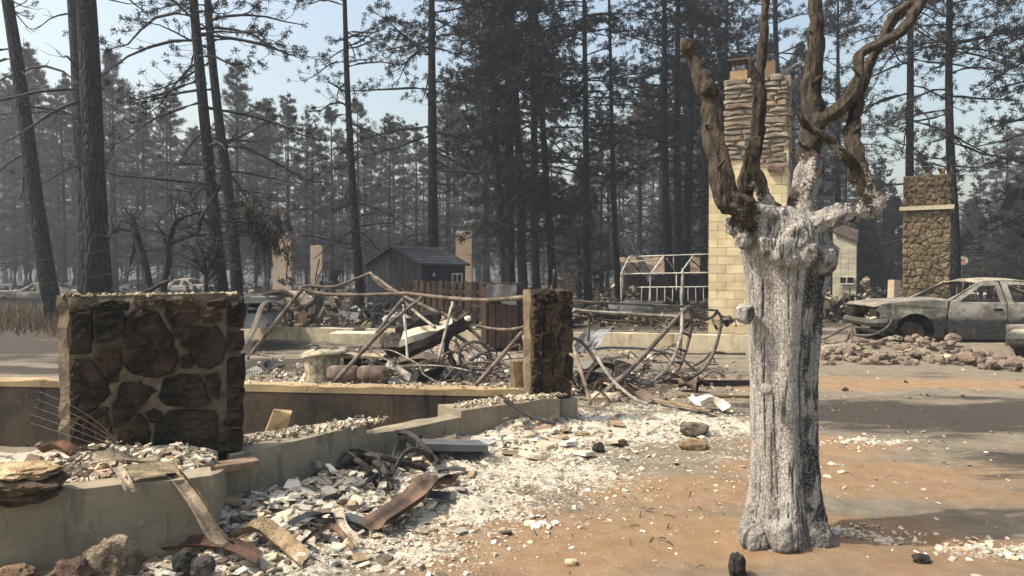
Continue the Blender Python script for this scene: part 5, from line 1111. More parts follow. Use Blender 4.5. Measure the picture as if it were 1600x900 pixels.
# burnt ride-on machine
rm = thing('burnt_ride_on_mower', 'burnt ride on machine wreck with pale hood and black seat pan', 'mower', tuple(Vector((at(665, 427, 11).x, 11, 0.05))))
mb = MB(); strip(mb, [Q(628, 527, 10.9), Q(650, 522, 10.9), Q(675, 517, 11), (Q(706, 508, 11.1))], (0, 1, .25), .42, .1, th=.10, col=(.9, .84, .72), crumple=.06, seed=2); mb.build('hood', MAT['white'], rm)
mb = MB(); strip(mb, [Q(622, 512, 11.3), Q(645, 508, 11.3), Q(672, 493, 11.4), Q(682, 498, 11.4)], (0, 1, .2), .45, .2, th=.12, col=(.5, .5, .5), crumple=.06, seed=5); mb.build('seat_pan', MAT['char'], rm)
mb = MB(); strip(mb, [Q(640, 548, 10.8), Q(680, 530, 10.8), (Q(715, 512, 10.9)), Q(730, 502, 11)], (0, 1, 0), .3, .3, th=.1, col=(.45, .42, .4), crumple=.05, seed=6); mb.build('chassis', MAT['darkmetal'], rm)
mb = MB(); boulder(mb, Q(622, 540, 11), (.22, .2, .17), 4, 3, .45, (.45, .42, .4)); mb.build('engine', MAT['darkmetal'], rm)
mb = MB(); strip(mb, [Q(722, 507, 11), Q(704, 525, 10.9), Q(700, 552, 10.8), Q(708, 572, 10.7)], (0, 1, 0), .25, .2, th=.06, col=(.4, .4, .4), seed=7); mb.build('fender', MAT['char'], rm)
for px, py, Yd, rr_, tl in ((742, 556, 10.5, .22, .35), (752, 572, 10.2, .26, 1.25), (708, 566, 10.6, .16, .2)):
    mb = MB(); c = Q(px, py, Yd); M = Matrix.Rotation(tl, 3, 'X'); pts = [c + M @ Vector((math.cos(a) * rr_, 0, math.sin(a) * rr_)) for a in [2 * math.pi * k / 22 for k in range(23)]]; tube(mb, pts, .022, 6, cap=False); mb.build('wheel_hoop', MAT['darkmetal'], rm)
for L_ in ([(722, 500, 11), (742, 520, 10.9), (760, 545, 10.8), (764, 575, 10.6)], [(706, 520, 10.9), (735, 538, 10.8), (770, 560, 10.6), (800, 574, 10.4)], [(768, 546, 10.6), (745, 556, 10.6), (730, 570, 10.5)], [(712, 530, 10.6), (722, 560, 10.5), (740, 578, 10.3)]):
    mb = MB(); tube(mb, smoothpts([Q(*p) for p in L_], 4), .028, 6); mb.build('frame_tube', MAT['darkmetal'], rm)
single('headlamp_bowl', 'small pale bowl on the mower wreck', 'bowl', lambda m: boulder(m, Q(731, 498, 11), (.05, .05, .045), 2, 2, .1, (1.5, 1.5, 1.4)), MAT['ash'])
single('short_stump', 'short broken tan concrete stub left of the pillar', 'concrete stub', lambda m: box(m, Q(813, 583, 8.7), (.18, .2, .30), rz(.2), (1.2, 1.05, .8), .02), MAT['mortar'])
single('crumpled_sheet', 'crumpled grey metal sheet leaning on the pale low wall', 'metal scrap', lambda m: (strip(m, [Q(915, 545, 13.6), Q(925, 530, 13.8), Q(938, 515, 14.2)], (1, .2, 0), .5, .1, crumple=.12, seed=8, col=(1.3, 1.35, 1.35)), strip(m, [Q(905, 552, 13.2), Q(915, 540, 13.4), Q(925, 528, 13.6)], (1, -.2, .4), .25, .1, crumple=.1, seed=18, col=(.8, .8, .8))), MAT['greymetal'])
single('crumpled_sheet', 'dark crumpled sheet piled among ash right of the pillar', 'metal scrap', lambda m: (strip(m, [gz(905, 612, .05), gz(930, 598, .2), gz(955, 600, .22), gz(985, 615, .05)], (0, 1, .1), .5, .1, crumple=.2, seed=9, col=(.5, .45, .4)), ), MAT['darkmetal'])
# rebar mesh by the stone wall
rb = thing('rebar_mesh', 'rusty wire mesh sagging at the left end of the stone wall', 'mesh', tuple(at(120, 680, 4.7)))
for k in range(5): mb = MB(); tube(mb, smoothpts([at(62 - k * 4, 612 + k * 12, 4.95), at(110, 633 + k * 12, 4.8), at(150, 658 + k * 9, 4.75), at(185, 690 + k * 3, 4.7)], 4), .003, 4, (.5, .4, .35)); mb.build('wire', MAT['darkmetal'], rb)
for k in range(7): mb = MB(); tube(mb, smoothpts([at(70 + k * 17, 615 + k * 8, 4.9 - k * .02), at(60 + k * 18, 640 + k * 6, 4.85 - k * .02), at(45 + k * 21, 662 + k * 5, 4.8 - k * .02)], 4), .0025, 4, (.5, .4, .35)); mb.build('wire', MAT['darkmetal'], rb)
wm = thing('wire_basket', 'flat wire mesh standing on the dirt left of the trash can', 'mesh', tuple(gp(400, 590)))
for k in range(14): mb = MB(); tube(mb, [at(390 + k * 4, 560, 10.4), at(390 + k * 4, 592, 10.4)], .004, 3); mb.build('wire', MAT['darkmetal'], wm)
for k in range(4): mb = MB(); tube(mb, [at(388, 562 + k * 9, 10.4), at(445, 562 + k * 9, 10.4)], .004, 3); mb.build('wire', MAT['darkmetal'], wm)
# hanging cables on the pit wall
for k, (p, lb) in enumerate(((((536, 605, 8.95), (533, 622, 8.85), (545, 640, 8.8), (540, 660, 8.8)), 'left burnt cable hanging down the pit wall'), (((556, 603, 8.95), (566, 620, 8.85), (560, 645, 8.8), (566, 668, 8.8)), 'middle burnt cable hanging down the pit wall'), (((560, 604, 8.95), (552, 625, 8.85), (574, 640, 8.8), (556, 662, 8.8)), 'looping burnt cable hanging down the pit wall'))):
    single('hanging_cable', lb, 'cable', lambda m, p=p: tube(m, smoothpts([at(*q) for q in p], 5), .012, 5), MAT['darkmetal'])
def sl(m):
    c = Vector((at(444, 427, 6.35).x, 6.35, .40)); vs = [c + Vector((x * .11, y * .03, z * .13)) for x in (-1, 1) for y in (-1, 1) for z in (-1, .9)]; m.add(vs, [(0, 1, 3, 2), (4, 6, 7, 5), (0, 4, 5, 1), (2, 3, 7, 6), (0, 2, 6, 4), (1, 5, 7, 3)], (1.6, 1.45, 1.2))
single('upright_slab', 'small pale slab standing upright on the ledge rubble', 'slab', lambda m: box(m, at(436, 663, 6.0), (.17, .05, .24), rz(.2) @ Matrix.Rotation(.25, 3, 'Y'), (1.9, 1.7, 1.4), .02), MAT['wood'])
# ------------------------------------------------------------------ loose rubble
random.seed(77)
PALE = [(1.15, 1.1, 1.0), (1.0, .93, .8), (.85, .78, .66), (.7, .68, .64), (1.2, 1.18, 1.1), (.9, .82, .68)]
MIX = PALE + [(.28, .25, .22), (.16, .15, .14), (.45, .36, .27), (.55, .58, .6)]
DK = [(.10, .09, .08), (.16, .14, .12), (.24, .2, .16), (.06, .06, .06), (.12, .08, .06), (.2, .19, .18), (.34, .29, .23), (.08, .075, .07), (.7, .66, .58)]
def field(name, label, zones, pal, smin, smax, flat, tilt=.45, matn='ash', lift=.15):
    mb = MB()
    for (px, py, rx, ry, n) in zones:
        for _ in range(n):
            x = random.gauss(px, rx); y = random.gauss(py, ry)
            if y < 436: continue
            g = G(x, y); s = smin * (smax / smin) ** (random.random() ** 2.2)
            if inpoly(PIT, g.x, g.y) and 'pit' not in label: continue
            if inpoly(PIN, g.x, g.y): continue
            z = zg(g.x, g.y); chunk(mb, (g.x, g.y, z + s * lift * random.uniform(-.6, 1.3)), s, random.uniform(*flat), random.choice(pal), tilt)
    return mb.build(name, MAT[matn], kind='stuff', label=label, cat='rubble')
field('plaster_rubble', 'dense pale broken plaster covering the ground before the porch', [(430, 800, 60, 45, 1500), (500, 760, 90, 40, 1500), (390, 860, 50, 35, 500), (560, 830, 80, 45, 700), (640, 720, 80, 30, 700), (470, 700, 60, 22, 500), (300, 885, 60, 14, 250)], MIX + [(.1, .09, .085), (.2, .17, .15), (.6, .5, .4)], .006, .075, (.08, .4), .55)
field('fine_ash_grit', 'fine pale ash grit covering the ground left of the tree', [(450, 800, 90, 50, 1800), (620, 790, 110, 50, 2200), (760, 720, 130, 45, 2600), (930, 670, 140, 25, 2400), (900, 740, 120, 35, 900), (1050, 670, 90, 20, 1000)], PALE + [(.3, .27, .23), (.15, .13, .12), (.5, .42, .32)], .003, .014, (.3, .8), .8)
field('wall_foot_rubble', 'charred and pale rubble banked along the foot of the concrete wall', [(420, 735, 40, 8, 350), (500, 712, 40, 8, 350), (580, 690, 40, 7, 300), (670, 668, 45, 7, 300), (760, 652, 45, 6, 260), (860, 655, 30, 5, 160)], DK + MIX, .01, .07, (.2, .6), .9, lift=.5)
field('ash_crumbs', 'pale ash crumbs scattered over the middle ground', [(760, 690, 120, 28, 1800), (950, 660, 140, 24, 1800), (1050, 680, 80, 20, 600), (700, 780, 130, 45, 1300), (830, 750, 110, 35, 500), (1000, 760, 120, 60, 160), (1360, 692, 40, 6, 200), (1400, 760, 150, 60, 130), (1330, 833, 24, 5, 260), (1400, 842, 34, 4, 160), (1500, 856, 30, 4, 220), (1560, 866, 26, 5, 260), (780, 650, 90, 12, 500), (1140, 730, 40, 25, 150), (620, 860, 90, 25, 500)], PALE + PALE + [(.3, .26, .22), (.5, .4, .3)], .005, .035, (.15, .5), .5)
field('broken_slab_pieces', 'flat pale ash crusts and slabs below the concrete ledge', [(410, 790, 50, 30, 26), (480, 760, 60, 25, 22), (700, 672, 60, 14, 90), (790, 668, 60, 16, 120), (880, 668, 60, 14, 70), (860, 690, 70, 14, 60)], PALE[:3] + [(.5, .4, .3)], .05, .15, (.12, .3), .22)
field('yard_debris', 'burnt debris strewn across the yard behind the pit', [(480, 592, 70, 8, 420), (640, 590, 90, 11, 1100), (760, 600, 50, 8, 250), (700, 560, 90, 14, 260), (600, 560, 100, 10, 220), (940, 610, 40, 10, 250), (980, 590, 60, 10, 200), (1030, 590, 60, 14, 160), (880, 545, 60, 8, 120), (1200, 600, 200, 25, 150), (800, 545, 60, 10, 250), (950, 552, 60, 5, 160)], MIX + DK, .012, .09, (.1, .6), .9)
field('far_debris', 'dark tangled burnt debris across the lots behind the low wall', [(480, 505, 90, 7, 1900), (600, 500, 90, 7, 1300), (700, 505, 90, 7, 1300), (1000, 505, 90, 8, 1800), (1130, 508, 70, 7, 500), (900, 490, 120, 10, 500), (400, 495, 60, 8, 300), (1340, 495, 60, 8, 700), (1290, 505, 30, 8, 300), (480, 475, 80, 7, 500), (1100, 478, 60, 8, 400), (1400, 478, 90, 6, 400), (560, 478, 60, 7, 350)], DK, .02, .19, (.08, .4), .8, lift=.8)
field('distant_debris', 'low distant burnt remains in front of the forest', [(100, 452, 110, 4, 600), (300, 452, 110, 4, 600), (520, 456, 110, 5, 700), (760, 455, 100, 5, 500), (900, 458, 80, 5, 600), (1050, 458, 80, 5, 500), (1330, 460, 80, 5, 600), (1550, 456, 60, 4, 400)], DK + [(1, .9, .75)], .08, .5, (.15, .6), .8, lift=.5)
# porch rubble
mb = MB(); random.seed(9)
for _ in range(3200):
    u, v = random.random(), random.random() ** .8; x = -1.95 - u * 2.3; y = 4.32 + (x + 1.95) * .46 + v * .75
    y = min(y, 5.25)
    if y < 4.33 + (x + 1.75) * .467 + .02: continue
    h = .02 + .10 * math.exp(-((x + 2.75) / .5) ** 2 - ((y - 4.75) / .3) ** 2) + .10 * sst(-3.0, -3.5, x) * sst(3.9, 4.3, y); s = .010 * (7 ** (random.random() ** 1.8))
    chunk(mb, (x, y, zg(x, y) + random.uniform(-.01, float(h))), s, random.uniform(.15, .45), random.choice(MIX[:7] + [(1.1, .8, .6), (.5, .4, .3), (1.2, 1.1, .9)]), .7)
mb.build('porch_rubble', MAT['ash'], kind='stuff', label='pale broken plaster and ash heaped on the porch', cat='rubble')
mb = MB()
for _ in range(1500):
    k = random.random()
    if k < .45: t = random.random(); x = -1.3 - .9 * t + random.uniform(0, .25); y = 6.35 - .8 * t + random.uniform(-.15, .12); z = .33
    elif k < .8: t = random.random(); x = -.35 + 1.0 * t - random.uniform(.02, .25); y = 7.05 + .68 * t + random.uniform(.05, .32); z = .30
    else: x = random.uniform(-3.6, .2); y = 8.75 - (x + 3) * .12 + random.uniform(-.05, .3); z = .27
    s = .008 * (5 ** (random.random() ** 1.6)); chunk(mb, (x, y, z + random.uniform(0, .03)), s, random.uniform(.2, .6), random.choice(MIX + [(.6, .5, .35)]), .9)
mb.build('ledge_rubble', MAT['ash'], kind='stuff', label='small rubble and ash along the foundation ledges', cat='rubble')
mb = MB()
for _ in range(900):
    x = random.uniform(-6.5, -.2); y = random.uniform(6.2, 9.1)
    if inpoly(PIT, x, y): s = random.uniform(.02, .12); chunk(mb, (x, y, zg(x, y) + s * .2), s, random.uniform(.2, .6), random.choice(DK), 1)
mb.build('pit_rubble', MAT['ash'], kind='stuff', label='dark rubble on the floor of the pit', cat='rubble')
mb = MB(); random.seed(23)
for zx, zy, sx, sy, n, sc in ((620, 590, 100, 10, 90, .45), (700, 560, 70, 14, 60, .5), (960, 600, 50, 12, 70, .45), (1040, 570, 40, 15, 25, .5), (480, 500, 90, 6, 90, .9), (650, 500, 90, 6, 70, .9), (1000, 500, 90, 6, 110, .9), (1340, 500, 60, 8, 90, .8), (430, 480, 40, 10, 50, .9), (560, 475, 60, 8, 50, 1.0), (550, 730, 40, 14, 30, .2)):
    for _ in range(n):
        g = G(random.gauss(zx, sx), random.gauss(zy, sy) )
        if g.y > 40 or inpoly(PIT, g.x, g.y): continue
        q = Vector((g.x, g.y, max(zg(g.x, g.y), 0) + random.uniform(0, .08))); l = sc * random.uniform(.3, 1.2); a = random.uniform(0, 6.28); d_ = Vector((math.cos(a), math.sin(a) * .6, random.uniform(.0, .55))) * l
        p = [q, q + d_ * .4 + Vector((random.uniform(-.1, .1), 0, random.uniform(0, .3))) * l, q + d_ * .8 + Vector((random.uniform(-.2, .2), 0, random.uniform(-.1, .25))) * l, q + d_ * 1.1 - Vector((0, 0, .1 * l))]
        g_ = random.choice((.4, .7, 1, 1.6)); tube(mb, smoothpts(p, 2), random.choice((.005, .008, .012, .018)) * (1 if sc < .6 else 1.4), 4, (g_, g_ * .92, g_ * .85), cap=False)
mb.build('tangled_wire', MAT['darkmetal'], kind='stuff', label='tangled burnt wire and thin rods among the debris', cat='wire')
for _ in range(2): pass
mb = MB(); random.seed(24)
for zx, zy, sx, sy, n in ((620, 588, 90, 10, 26), (950, 600, 50, 12, 16), (500, 500, 80, 6, 24), (660, 500, 80, 6, 20), (1000, 500, 90, 6, 30), (1340, 500, 60, 8, 22), (450, 790, 60, 40, 22), (600, 750, 80, 30, 12)):
    for _ in range(n):
        g = G(random.gauss(zx, sx), random.gauss(zy, sy))
        if g.y > 40 or inpoly(PIT, g.x, g.y) or inpoly(PIN, g.x, g.y): continue
        k = .02 * g.y; q = Vector((g.x, g.y, zg(g.x, g.y) + .02)); a = random.uniform(0, 6.28); d_ = Vector((math.cos(a), math.sin(a), 0)); l = k * random.uniform(.8, 2.2) * .7
        strip(mb, [q, q + d_ * l + Vector((0, 0, random.uniform(.02, .3) * l)), q + d_ * l * 2], (-d_.y, d_.x, random.uniform(-.5, .8)), l * random.uniform(.4, 1.2), random.uniform(0, .4), col=random.choice(((.5, .5, .5), (1, 1, 1), (.7, .5, .4), (1.6, 1.6, 1.5), (.3, .3, .3))), nw=3, crumple=l * .3, sub=2, seed=random.randrange(99))
mb.build('sheet_scraps', MAT['greymetal'], kind='stuff', label='small crumpled scraps of sheet metal among the debris', cat='scraps')
mb = MB(); random.seed(19)
for _ in range(420):
    px, py = random.choice(((450, 790, 90, 50), (700, 690, 150, 30), (1000, 640, 90, 30), (1400, 680, 130, 60), (900, 800, 200, 60), (1000, 600, 80, 20), (600, 590, 150, 15), (550, 720, 90, 25)))[:2]; x = random.gauss(px, 100); y = random.gauss(py, 40)
    if y < 480: continue
    g = G(x, y)
    if inpoly(PIT, g.x, g.y) or inpoly(PIN, g.x, g.y): continue
    z = zg(g.x, g.y) + .006; l = random.uniform(.015, .09); a = random.uniform(0, 6.28); e = Vector((math.cos(a) * l, math.sin(a) * l, random.uniform(-.005, .03))); q = Vector((g.x, g.y, z)); tube(mb, [q, q + e * .5 + Vector((0, 0, .008)), q + e], [random.uniform(.002, .004)] * 2 + [.0015], 4)
mb.build('ground_twigs', MAT['twig'], kind='stuff', label='small charred twigs littering the dirt and ash', cat='twigs')
# larger plaster shards, single ones
random.seed(31); SH = []
for v in range(8):
    mb = MB(); chunk(mb, (0, 0, 0), 1.0, random.uniform(.10, .22), (1.15, 1.1, 1.0) if v < 5 else (.8, .8, .8), 0, n=random.choice((4, 5, 6))); SH.append(mb)
first = {}
def shard(px, py, s, lb, gr, v=None):
    v = random.randrange(8) if v is None else v; g = gp(px, py)
    if px < 345: return
    if inpoly(PIN, g.x, g.y) or inpoly(PIT, g.x, g.y): return
    if v not in first:
        o = SH[v].build('plaster_shard', MAT['ash'], origin=(0, 0, 0)); first[v] = o
    else: o = first[v].copy(); C.objects.link(o)
    o.location = (g.x, g.y, g.z + s * .25); o.scale = (s, s, s * random.uniform(.7, 1.4)); o.rotation_euler = (random.uniform(-.5, .5), random.uniform(-.5, .5), random.uniform(0, 6.28)); o['label'] = lb; o['category'] = 'plaster shard'; o['group'] = gr
for _ in range(90): shard(random.gauss(440, 60), random.gauss(800, 45), random.uniform(.04, .085), 'broad pale plaster shard among the rubble right of the porch wall', 'broad plaster shards right of the porch wall')
for _ in range(45): shard(random.gauss(550, 80), random.gauss(760, 35), random.uniform(.03, .07), 'pale plaster shard lying between the branch heap and the twisted channel', 'plaster shards near the branch heap')
for _ in range(35): shard(random.gauss(960, 170), random.gauss(700, 40), random.uniform(.025, .06), 'pale ash flake lying on the dirt left of the dead tree', 'ash flakes left of the dead tree')
for _ in range(24): shard(random.gauss(1420, 90), random.gauss(740, 60), random.uniform(.018, .04), 'white flake lying on the dirt right of the dead tree', 'white flakes right of the dead tree')
# rock row by the car
random.seed(41); RK = []; 
for i in range(230):
    t = i / 230; px = 1286 + t * 330 + random.uniform(-6, 6); top = random.random(); py = 553 + 12 * sst(.5, 1, t) + random.uniform(-7, 9); sr = .04 + .07 * random.random() ** 1.6; sr = sr * (1.35 if t > .5 and random.random() < .3 else 1)
    g = G(px, py + 4, .05)
    if i < 8:
        mb = MB(); boulder(mb, (0, 0, 0), (1, random.uniform(.7, .9), random.uniform(.55, .8)), i + 60, 2, .5, random.choice(((1.1, 1, .92), (.8, .72, .68), (1.3, 1.25, 1.1), (.6, .54, .5), (1, .87, .8)))); o = mb.build('border_rock', MAT['rock'], origin=(0, 0, 0)); RK.append(o)
    else: o = random.choice(RK).copy(); C.objects.link(o)
    o.scale = (sr, sr, sr); o.rotation_euler = (random.uniform(-.4, .4), random.uniform(-.4, .4), random.uniform(0, 6.28)); o.location = (g.x, g.y, zg(g.x, g.y) + sr * .4 + random.choice((0, .0, .06, .1)))
    o['label'] = 'broken brownish rock in the low row before the burnt car'; o['category'] = 'rock'; o['group'] = 'rocks rowed along the drive before the car'
lump('border_rock', 'pale yellow rounded rock in the rock row', 1479, 567, (.10, .09, .10), 'ash', 30, 3, .2, (1.2, 1.05, .7))

# ------------------------------------------------------------------ burnt sedan
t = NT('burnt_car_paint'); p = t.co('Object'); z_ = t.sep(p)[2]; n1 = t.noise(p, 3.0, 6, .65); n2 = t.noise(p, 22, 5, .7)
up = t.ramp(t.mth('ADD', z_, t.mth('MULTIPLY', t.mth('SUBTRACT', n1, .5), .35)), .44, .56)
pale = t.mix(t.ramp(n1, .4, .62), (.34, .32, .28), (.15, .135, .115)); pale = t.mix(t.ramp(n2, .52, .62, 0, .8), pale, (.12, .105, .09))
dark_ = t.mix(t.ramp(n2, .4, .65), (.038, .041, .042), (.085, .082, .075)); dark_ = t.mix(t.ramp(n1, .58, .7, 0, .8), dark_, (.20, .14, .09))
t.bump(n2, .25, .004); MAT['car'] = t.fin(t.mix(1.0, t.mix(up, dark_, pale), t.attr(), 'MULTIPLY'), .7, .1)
def panel(mb, poly, holes, y0, th, tumble, col=(1, 1, 1), sgn=1):
    """side panel outline in (x,z); y bends inward with height"""
    def sub(L):
        out = []
        for i in range(len(L)):
            a, b = Vector(L[i]), Vector(L[(i + 1) % len(L)]); k = max(1, int((b - a).length / .15)); out += [a + (b - a) * j / k for j in range(k)]
        return out
    lo = [sub(poly)] + [sub(h) for h in holes]; tess = geometry.tessellate_polygon([[Vector((p.x, p.y, 0)) for p in l] for l in lo]); flat_ = [p for l in lo for p in l]
    yy = lambda p: y0 - tumble(p.y) - .05 * max(0, (.5 - p.x)) ** 1.2 * 2
    n = len(flat_); vs = [(p.x, -sgn * (yy(p)), p.y) for p in flat_] + [(p.x, -sgn * (yy(p) - th), p.y) for p in flat_]; fs = [tuple(f) for f in tess] + [tuple(i + n for i in f[::-1]) for f in tess]
    k = 0
    for l in lo:
        m = len(l)
        for i in range(m): a, b = k + i, k + (i + 1) % m; fs.append((a, b, b + n, a + n))
        k += m
    mb.add(vs, fs, col)
def car(label, loc, yaw):
    th = thing('burnt_car', label, 'car', (0, 0, 0)); W2 = .90
    tum = lambda z: .02 * abs(z - .5) + (max(0, z - .78) * .42 if z > .78 else 0) + (.06 if z < .46 else 0) * (.46 - z)
    arch = lambda cx, r, a0=180, a1=0, n=12: [(cx + r * math.cos(R(a0 + (a1 - a0) * k / n)), .20 + r * math.sin(R(a0 + (a1 - a0) * k / n))) for k in range(n + 1)]
    fx, rx = .80, 3.80
    for sg in (1, -1):
        P_ = [('front_fender', [(.12, .30), (.12, .60), (.05, .66), (.14, .76), (.75, .83), (1.45, .86), (1.42, .70), (1.36, .40), (1.38, .10), (1.18, .12)] + arch(fx, .40, 0, 180)[::1], []),
              ('front_door', [(1.46, .10), (2.56, .08), (2.57, .50), (2.56, .80), (2.50, 1.22), (2.44, 1.25), (2.12, 1.22), (1.50, .84), (1.44, .62)], [[(1.64, .83), (2.46, .83), (2.42, 1.17), (2.14, 1.15)]]),
              ('rear_door', [(2.60, .08), (3.28, .08), (3.42, .40), (3.62, .55), (3.66, .82), (3.42, 1.10), (3.2, 1.22), (2.54, 1.26), (2.59, .80)], [[(2.70, .83), (3.50, .83), (3.36, 1.06), (3.16, 1.16), (2.66, 1.19)]]),
              ('rear_quarter', [(3.46, .40), (3.68, .56), (3.70, .82), (3.50, 1.08), (3.74, 1.0), (4.10, .88), (5.0, .84), (5.12, .6), (5.10, .28), (4.34, .2)] + arch(rx, .40, 20, 155), [])]
        for nm, poly, holes in P_:
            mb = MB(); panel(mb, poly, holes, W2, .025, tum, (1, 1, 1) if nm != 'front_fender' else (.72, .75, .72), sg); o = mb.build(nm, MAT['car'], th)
            if 'door' in nm:
                mb = MB(); hx_ = 2.40 if nm == 'front_door' else 3.48; box(mb, (hx_, -sg * (W2 - .002), .68), (.17, .02, .05), None, (.12, .11, .10)); mb.build('handle', MAT['darkmetal'], o)
    wy = lambda x, z: W2 - tum(z) - .05 * max(0, (.5 - x)) ** 1.2 * 2
    def sheet(nm, secs, col=(1, 1, 1), m_='car', sag=0):
        mb = MB(); nn = 8; vs = []; fs = []
        for i, (x, z, crown) in enumerate(secs):
            for j in range(nn + 1):
                s_ = j / nn * 2 - 1; vs.append((x, s_ * (wy(x, z) - .01), z + crown * (1 - s_ * s_) + sag * (vn(i * .9, j * .7, 0, 3) - .5)))
        o = len(vs); vs += [(a, b, c - .02) for a, b, c in vs]
        for i in range(len(secs) - 1):
            for j in range(nn): a = i * (nn + 1) + j; fs += [(a, a + nn + 1, a + nn + 2, a + 1), (o + a, o + a + 1, o + a + nn + 2, o + a + nn + 1)]
        for i in range(len(secs) - 1):
            for j in (0, nn): a = i * (nn + 1) + j; fs.append((a, a + nn + 1, o + a + nn + 1, o + a))
        for j in range(nn):
            fs.append((j, j + 1, o + j + 1, o + j)); a = (len(secs) - 1) * (nn + 1) + j; fs.append((a + 1, a, o + a, o + a + 1))
        mb.add(vs, fs, col); mb.build(nm, MAT[m_], th)
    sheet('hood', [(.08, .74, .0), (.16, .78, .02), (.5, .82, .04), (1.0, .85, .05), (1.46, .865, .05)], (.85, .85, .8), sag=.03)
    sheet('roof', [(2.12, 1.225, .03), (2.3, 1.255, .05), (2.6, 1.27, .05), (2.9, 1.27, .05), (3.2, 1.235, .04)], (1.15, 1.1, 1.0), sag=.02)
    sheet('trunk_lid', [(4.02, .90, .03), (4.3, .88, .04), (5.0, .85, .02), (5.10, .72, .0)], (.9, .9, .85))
    sheet('cowl', [(1.44, .84, .03), (1.62, .855, .03)], (.5, .5, .5))
    for sg in (1, -1):
        for nm, a, b, r_ in (('windshield_pillar', (1.46, .86), (2.14, 1.235), .028), ('rear_pillar', (3.22, 1.24), (4.05, .91), .05)):
            mb = MB(); tube(mb, [(a[0], -sg * (wy(*a) - .02), a[1]), (b[0], -sg * (wy(*b) - .02), b[1])], r_, 6, (1.1, 1.05, 1)); mb.build(nm, MAT['car'], th)
        mb = MB(); box(mb, (1.9, -sg * .80, .10), (3.2, .08, .10), None, (.35, .33, .3)); mb.build('sill', MAT['darkmetal'], th)
        for wx in (fx, rx):
            mb = MB(); c = Vector((wx, -sg * .74, .205)); ax = Vector((0, -sg, 0)); tube(mb, [c - ax * .1, c + ax * .07], .205, 22, cap=False); tube(mb, [c + ax * .07, c + ax * .04, c - ax * .02], [.205, .17, .15], 22, (.45, .4, .36), cap=False)
            tube(mb, [c - ax * .02, c - ax * .01, c + ax * .03, c + ax * .035], [.15, .06, .055, .01], 22, (.7, .6, .5)); w_ = mb.build('wheel_rim', MAT['rust'], th)
            for k in range(6):
                mb = MB(); a = k * math.pi / 3; tube(mb, [c + Vector((math.cos(a) * .05, 0, math.sin(a) * .05)) + ax * .02, c + Vector((math.cos(a) * .16, 0, math.sin(a) * .16)) + ax * .02], .018, 5); mb.build('spoke', MAT['rust'], w_)
        mb = MB(); box(mb, (.12, -sg * .62, .60), (.10, .36, .14), None, (.3, .28, .25), .01); mb.build('headlight_socket', MAT['darkmetal'], th)
    mb = MB(); tube(mb, smoothpts([(.32, -.88, .42), (.06, -.78, .40), (0, -.3, .40), (0, .3, .40), (.06, .78, .40), (.32, .88, .42)], 4), .08, 6, (1.1, 1.1, 1), flat=1.0); mb.build('bumper', MAT['car'], th)
    mb = MB(); box(mb, (2.4, 0, .16), (4.3, 1.5, .06), None, (.4, .4, .4)); mb.build('floor_pan', MAT['darkmetal'], th)
    mb = MB(); box(mb, (1.62, 0, .74), (.3, 1.45, .2), None, (.6, .6, .6), .02); mb.build('dashboard', MAT['darkmetal'], th)
    mb = MB(); boulder(mb, (.85, 0, .5), (.4, .4, .22), 5, 3, .4, (.5, .5, .5)); mb.build('engine', MAT['darkmetal'], th)
    for x in (2.4, 3.3):
        for y in (-.38, .38):
            mb = MB(); n = 5
            for k in range(n): tube(mb, [(x + .05, y - .2 + k * .1, .35), (x + .16, y - .2 + k * .1, .95)], .012, 4)
            tube(mb, [(x + .16, y - .24, .95), (x + .16, y + .24, .95)], .015, 4); tube(mb, [(x - .4, y - .2, .38), (x + .05, y - .2, .35)], .02, 4); tube(mb, [(x - .4, y + .2, .38), (x + .05, y + .2, .35)], .02, 4); mb.build('seat_frame', MAT['darkmetal'], th)
    th.location = loc; th.rotation_euler = (0, 0, yaw); return th
cx_ = at(1340, 427, 15.9); c1 = car('burnt out pale sedan with missing windows facing left', (cx_.x, cx_.y, .19), R(-4))
ob2 = thing('burnt_car', 'rounded pale front corner of a second burnt car at the right edge', 'car', tuple(Vector((at(1600, 427, 13.6).x, 13.6, .05)))); mb = MB(); tube(mb, smoothpts([at(1640, 528, 13.2), at(1600, 528, 13.25), at(1590, 528, 13.5), at(1588, 528, 14.2)], 5), [.17] * 16, 10, (1.2, 1.2, 1.1)); mb.build('bumper', MAT['car'], ob2); mb = MB(); box(mb, at(1625, 528, 13.9), (.7, 1.0, .5), None, (.9, .9, .9), .05); mb.build('front_body', MAT['car'], ob2); mb = MB(); c_ = at(1615, 548, 13.5); tube(mb, [c_, c_ + Vector((0, .2, 0))], .22, 16, (.4, .35, .3)); mb.build('wheel_rim', MAT['darkmetal'], ob2)
c3 = copy_tree(c1, 'burnt pale station wagon far off behind the stone wall'); p = at(206, 427, 62); c3.location = (p.x, p.y, .05); c3.rotation_euler = (0, 0, R(6)); c3.scale = (1, 1, 1.25)
c4 = copy_tree(c1, 'burnt pickup far off just right of the distant wagon'); p = at(335, 427, 55); c4.location = (p.x, p.y, -.15); c4.rotation_euler = (0, 0, R(165)); c4.scale = (.9, .9, 1.05)
c5 = copy_tree(c1, 'dark burnt car wreck at the far left edge'); p = at(-10, 427, 40); c5.location = (p.x, p.y, -.2); c5.rotation_euler = (0, 0, R(10))
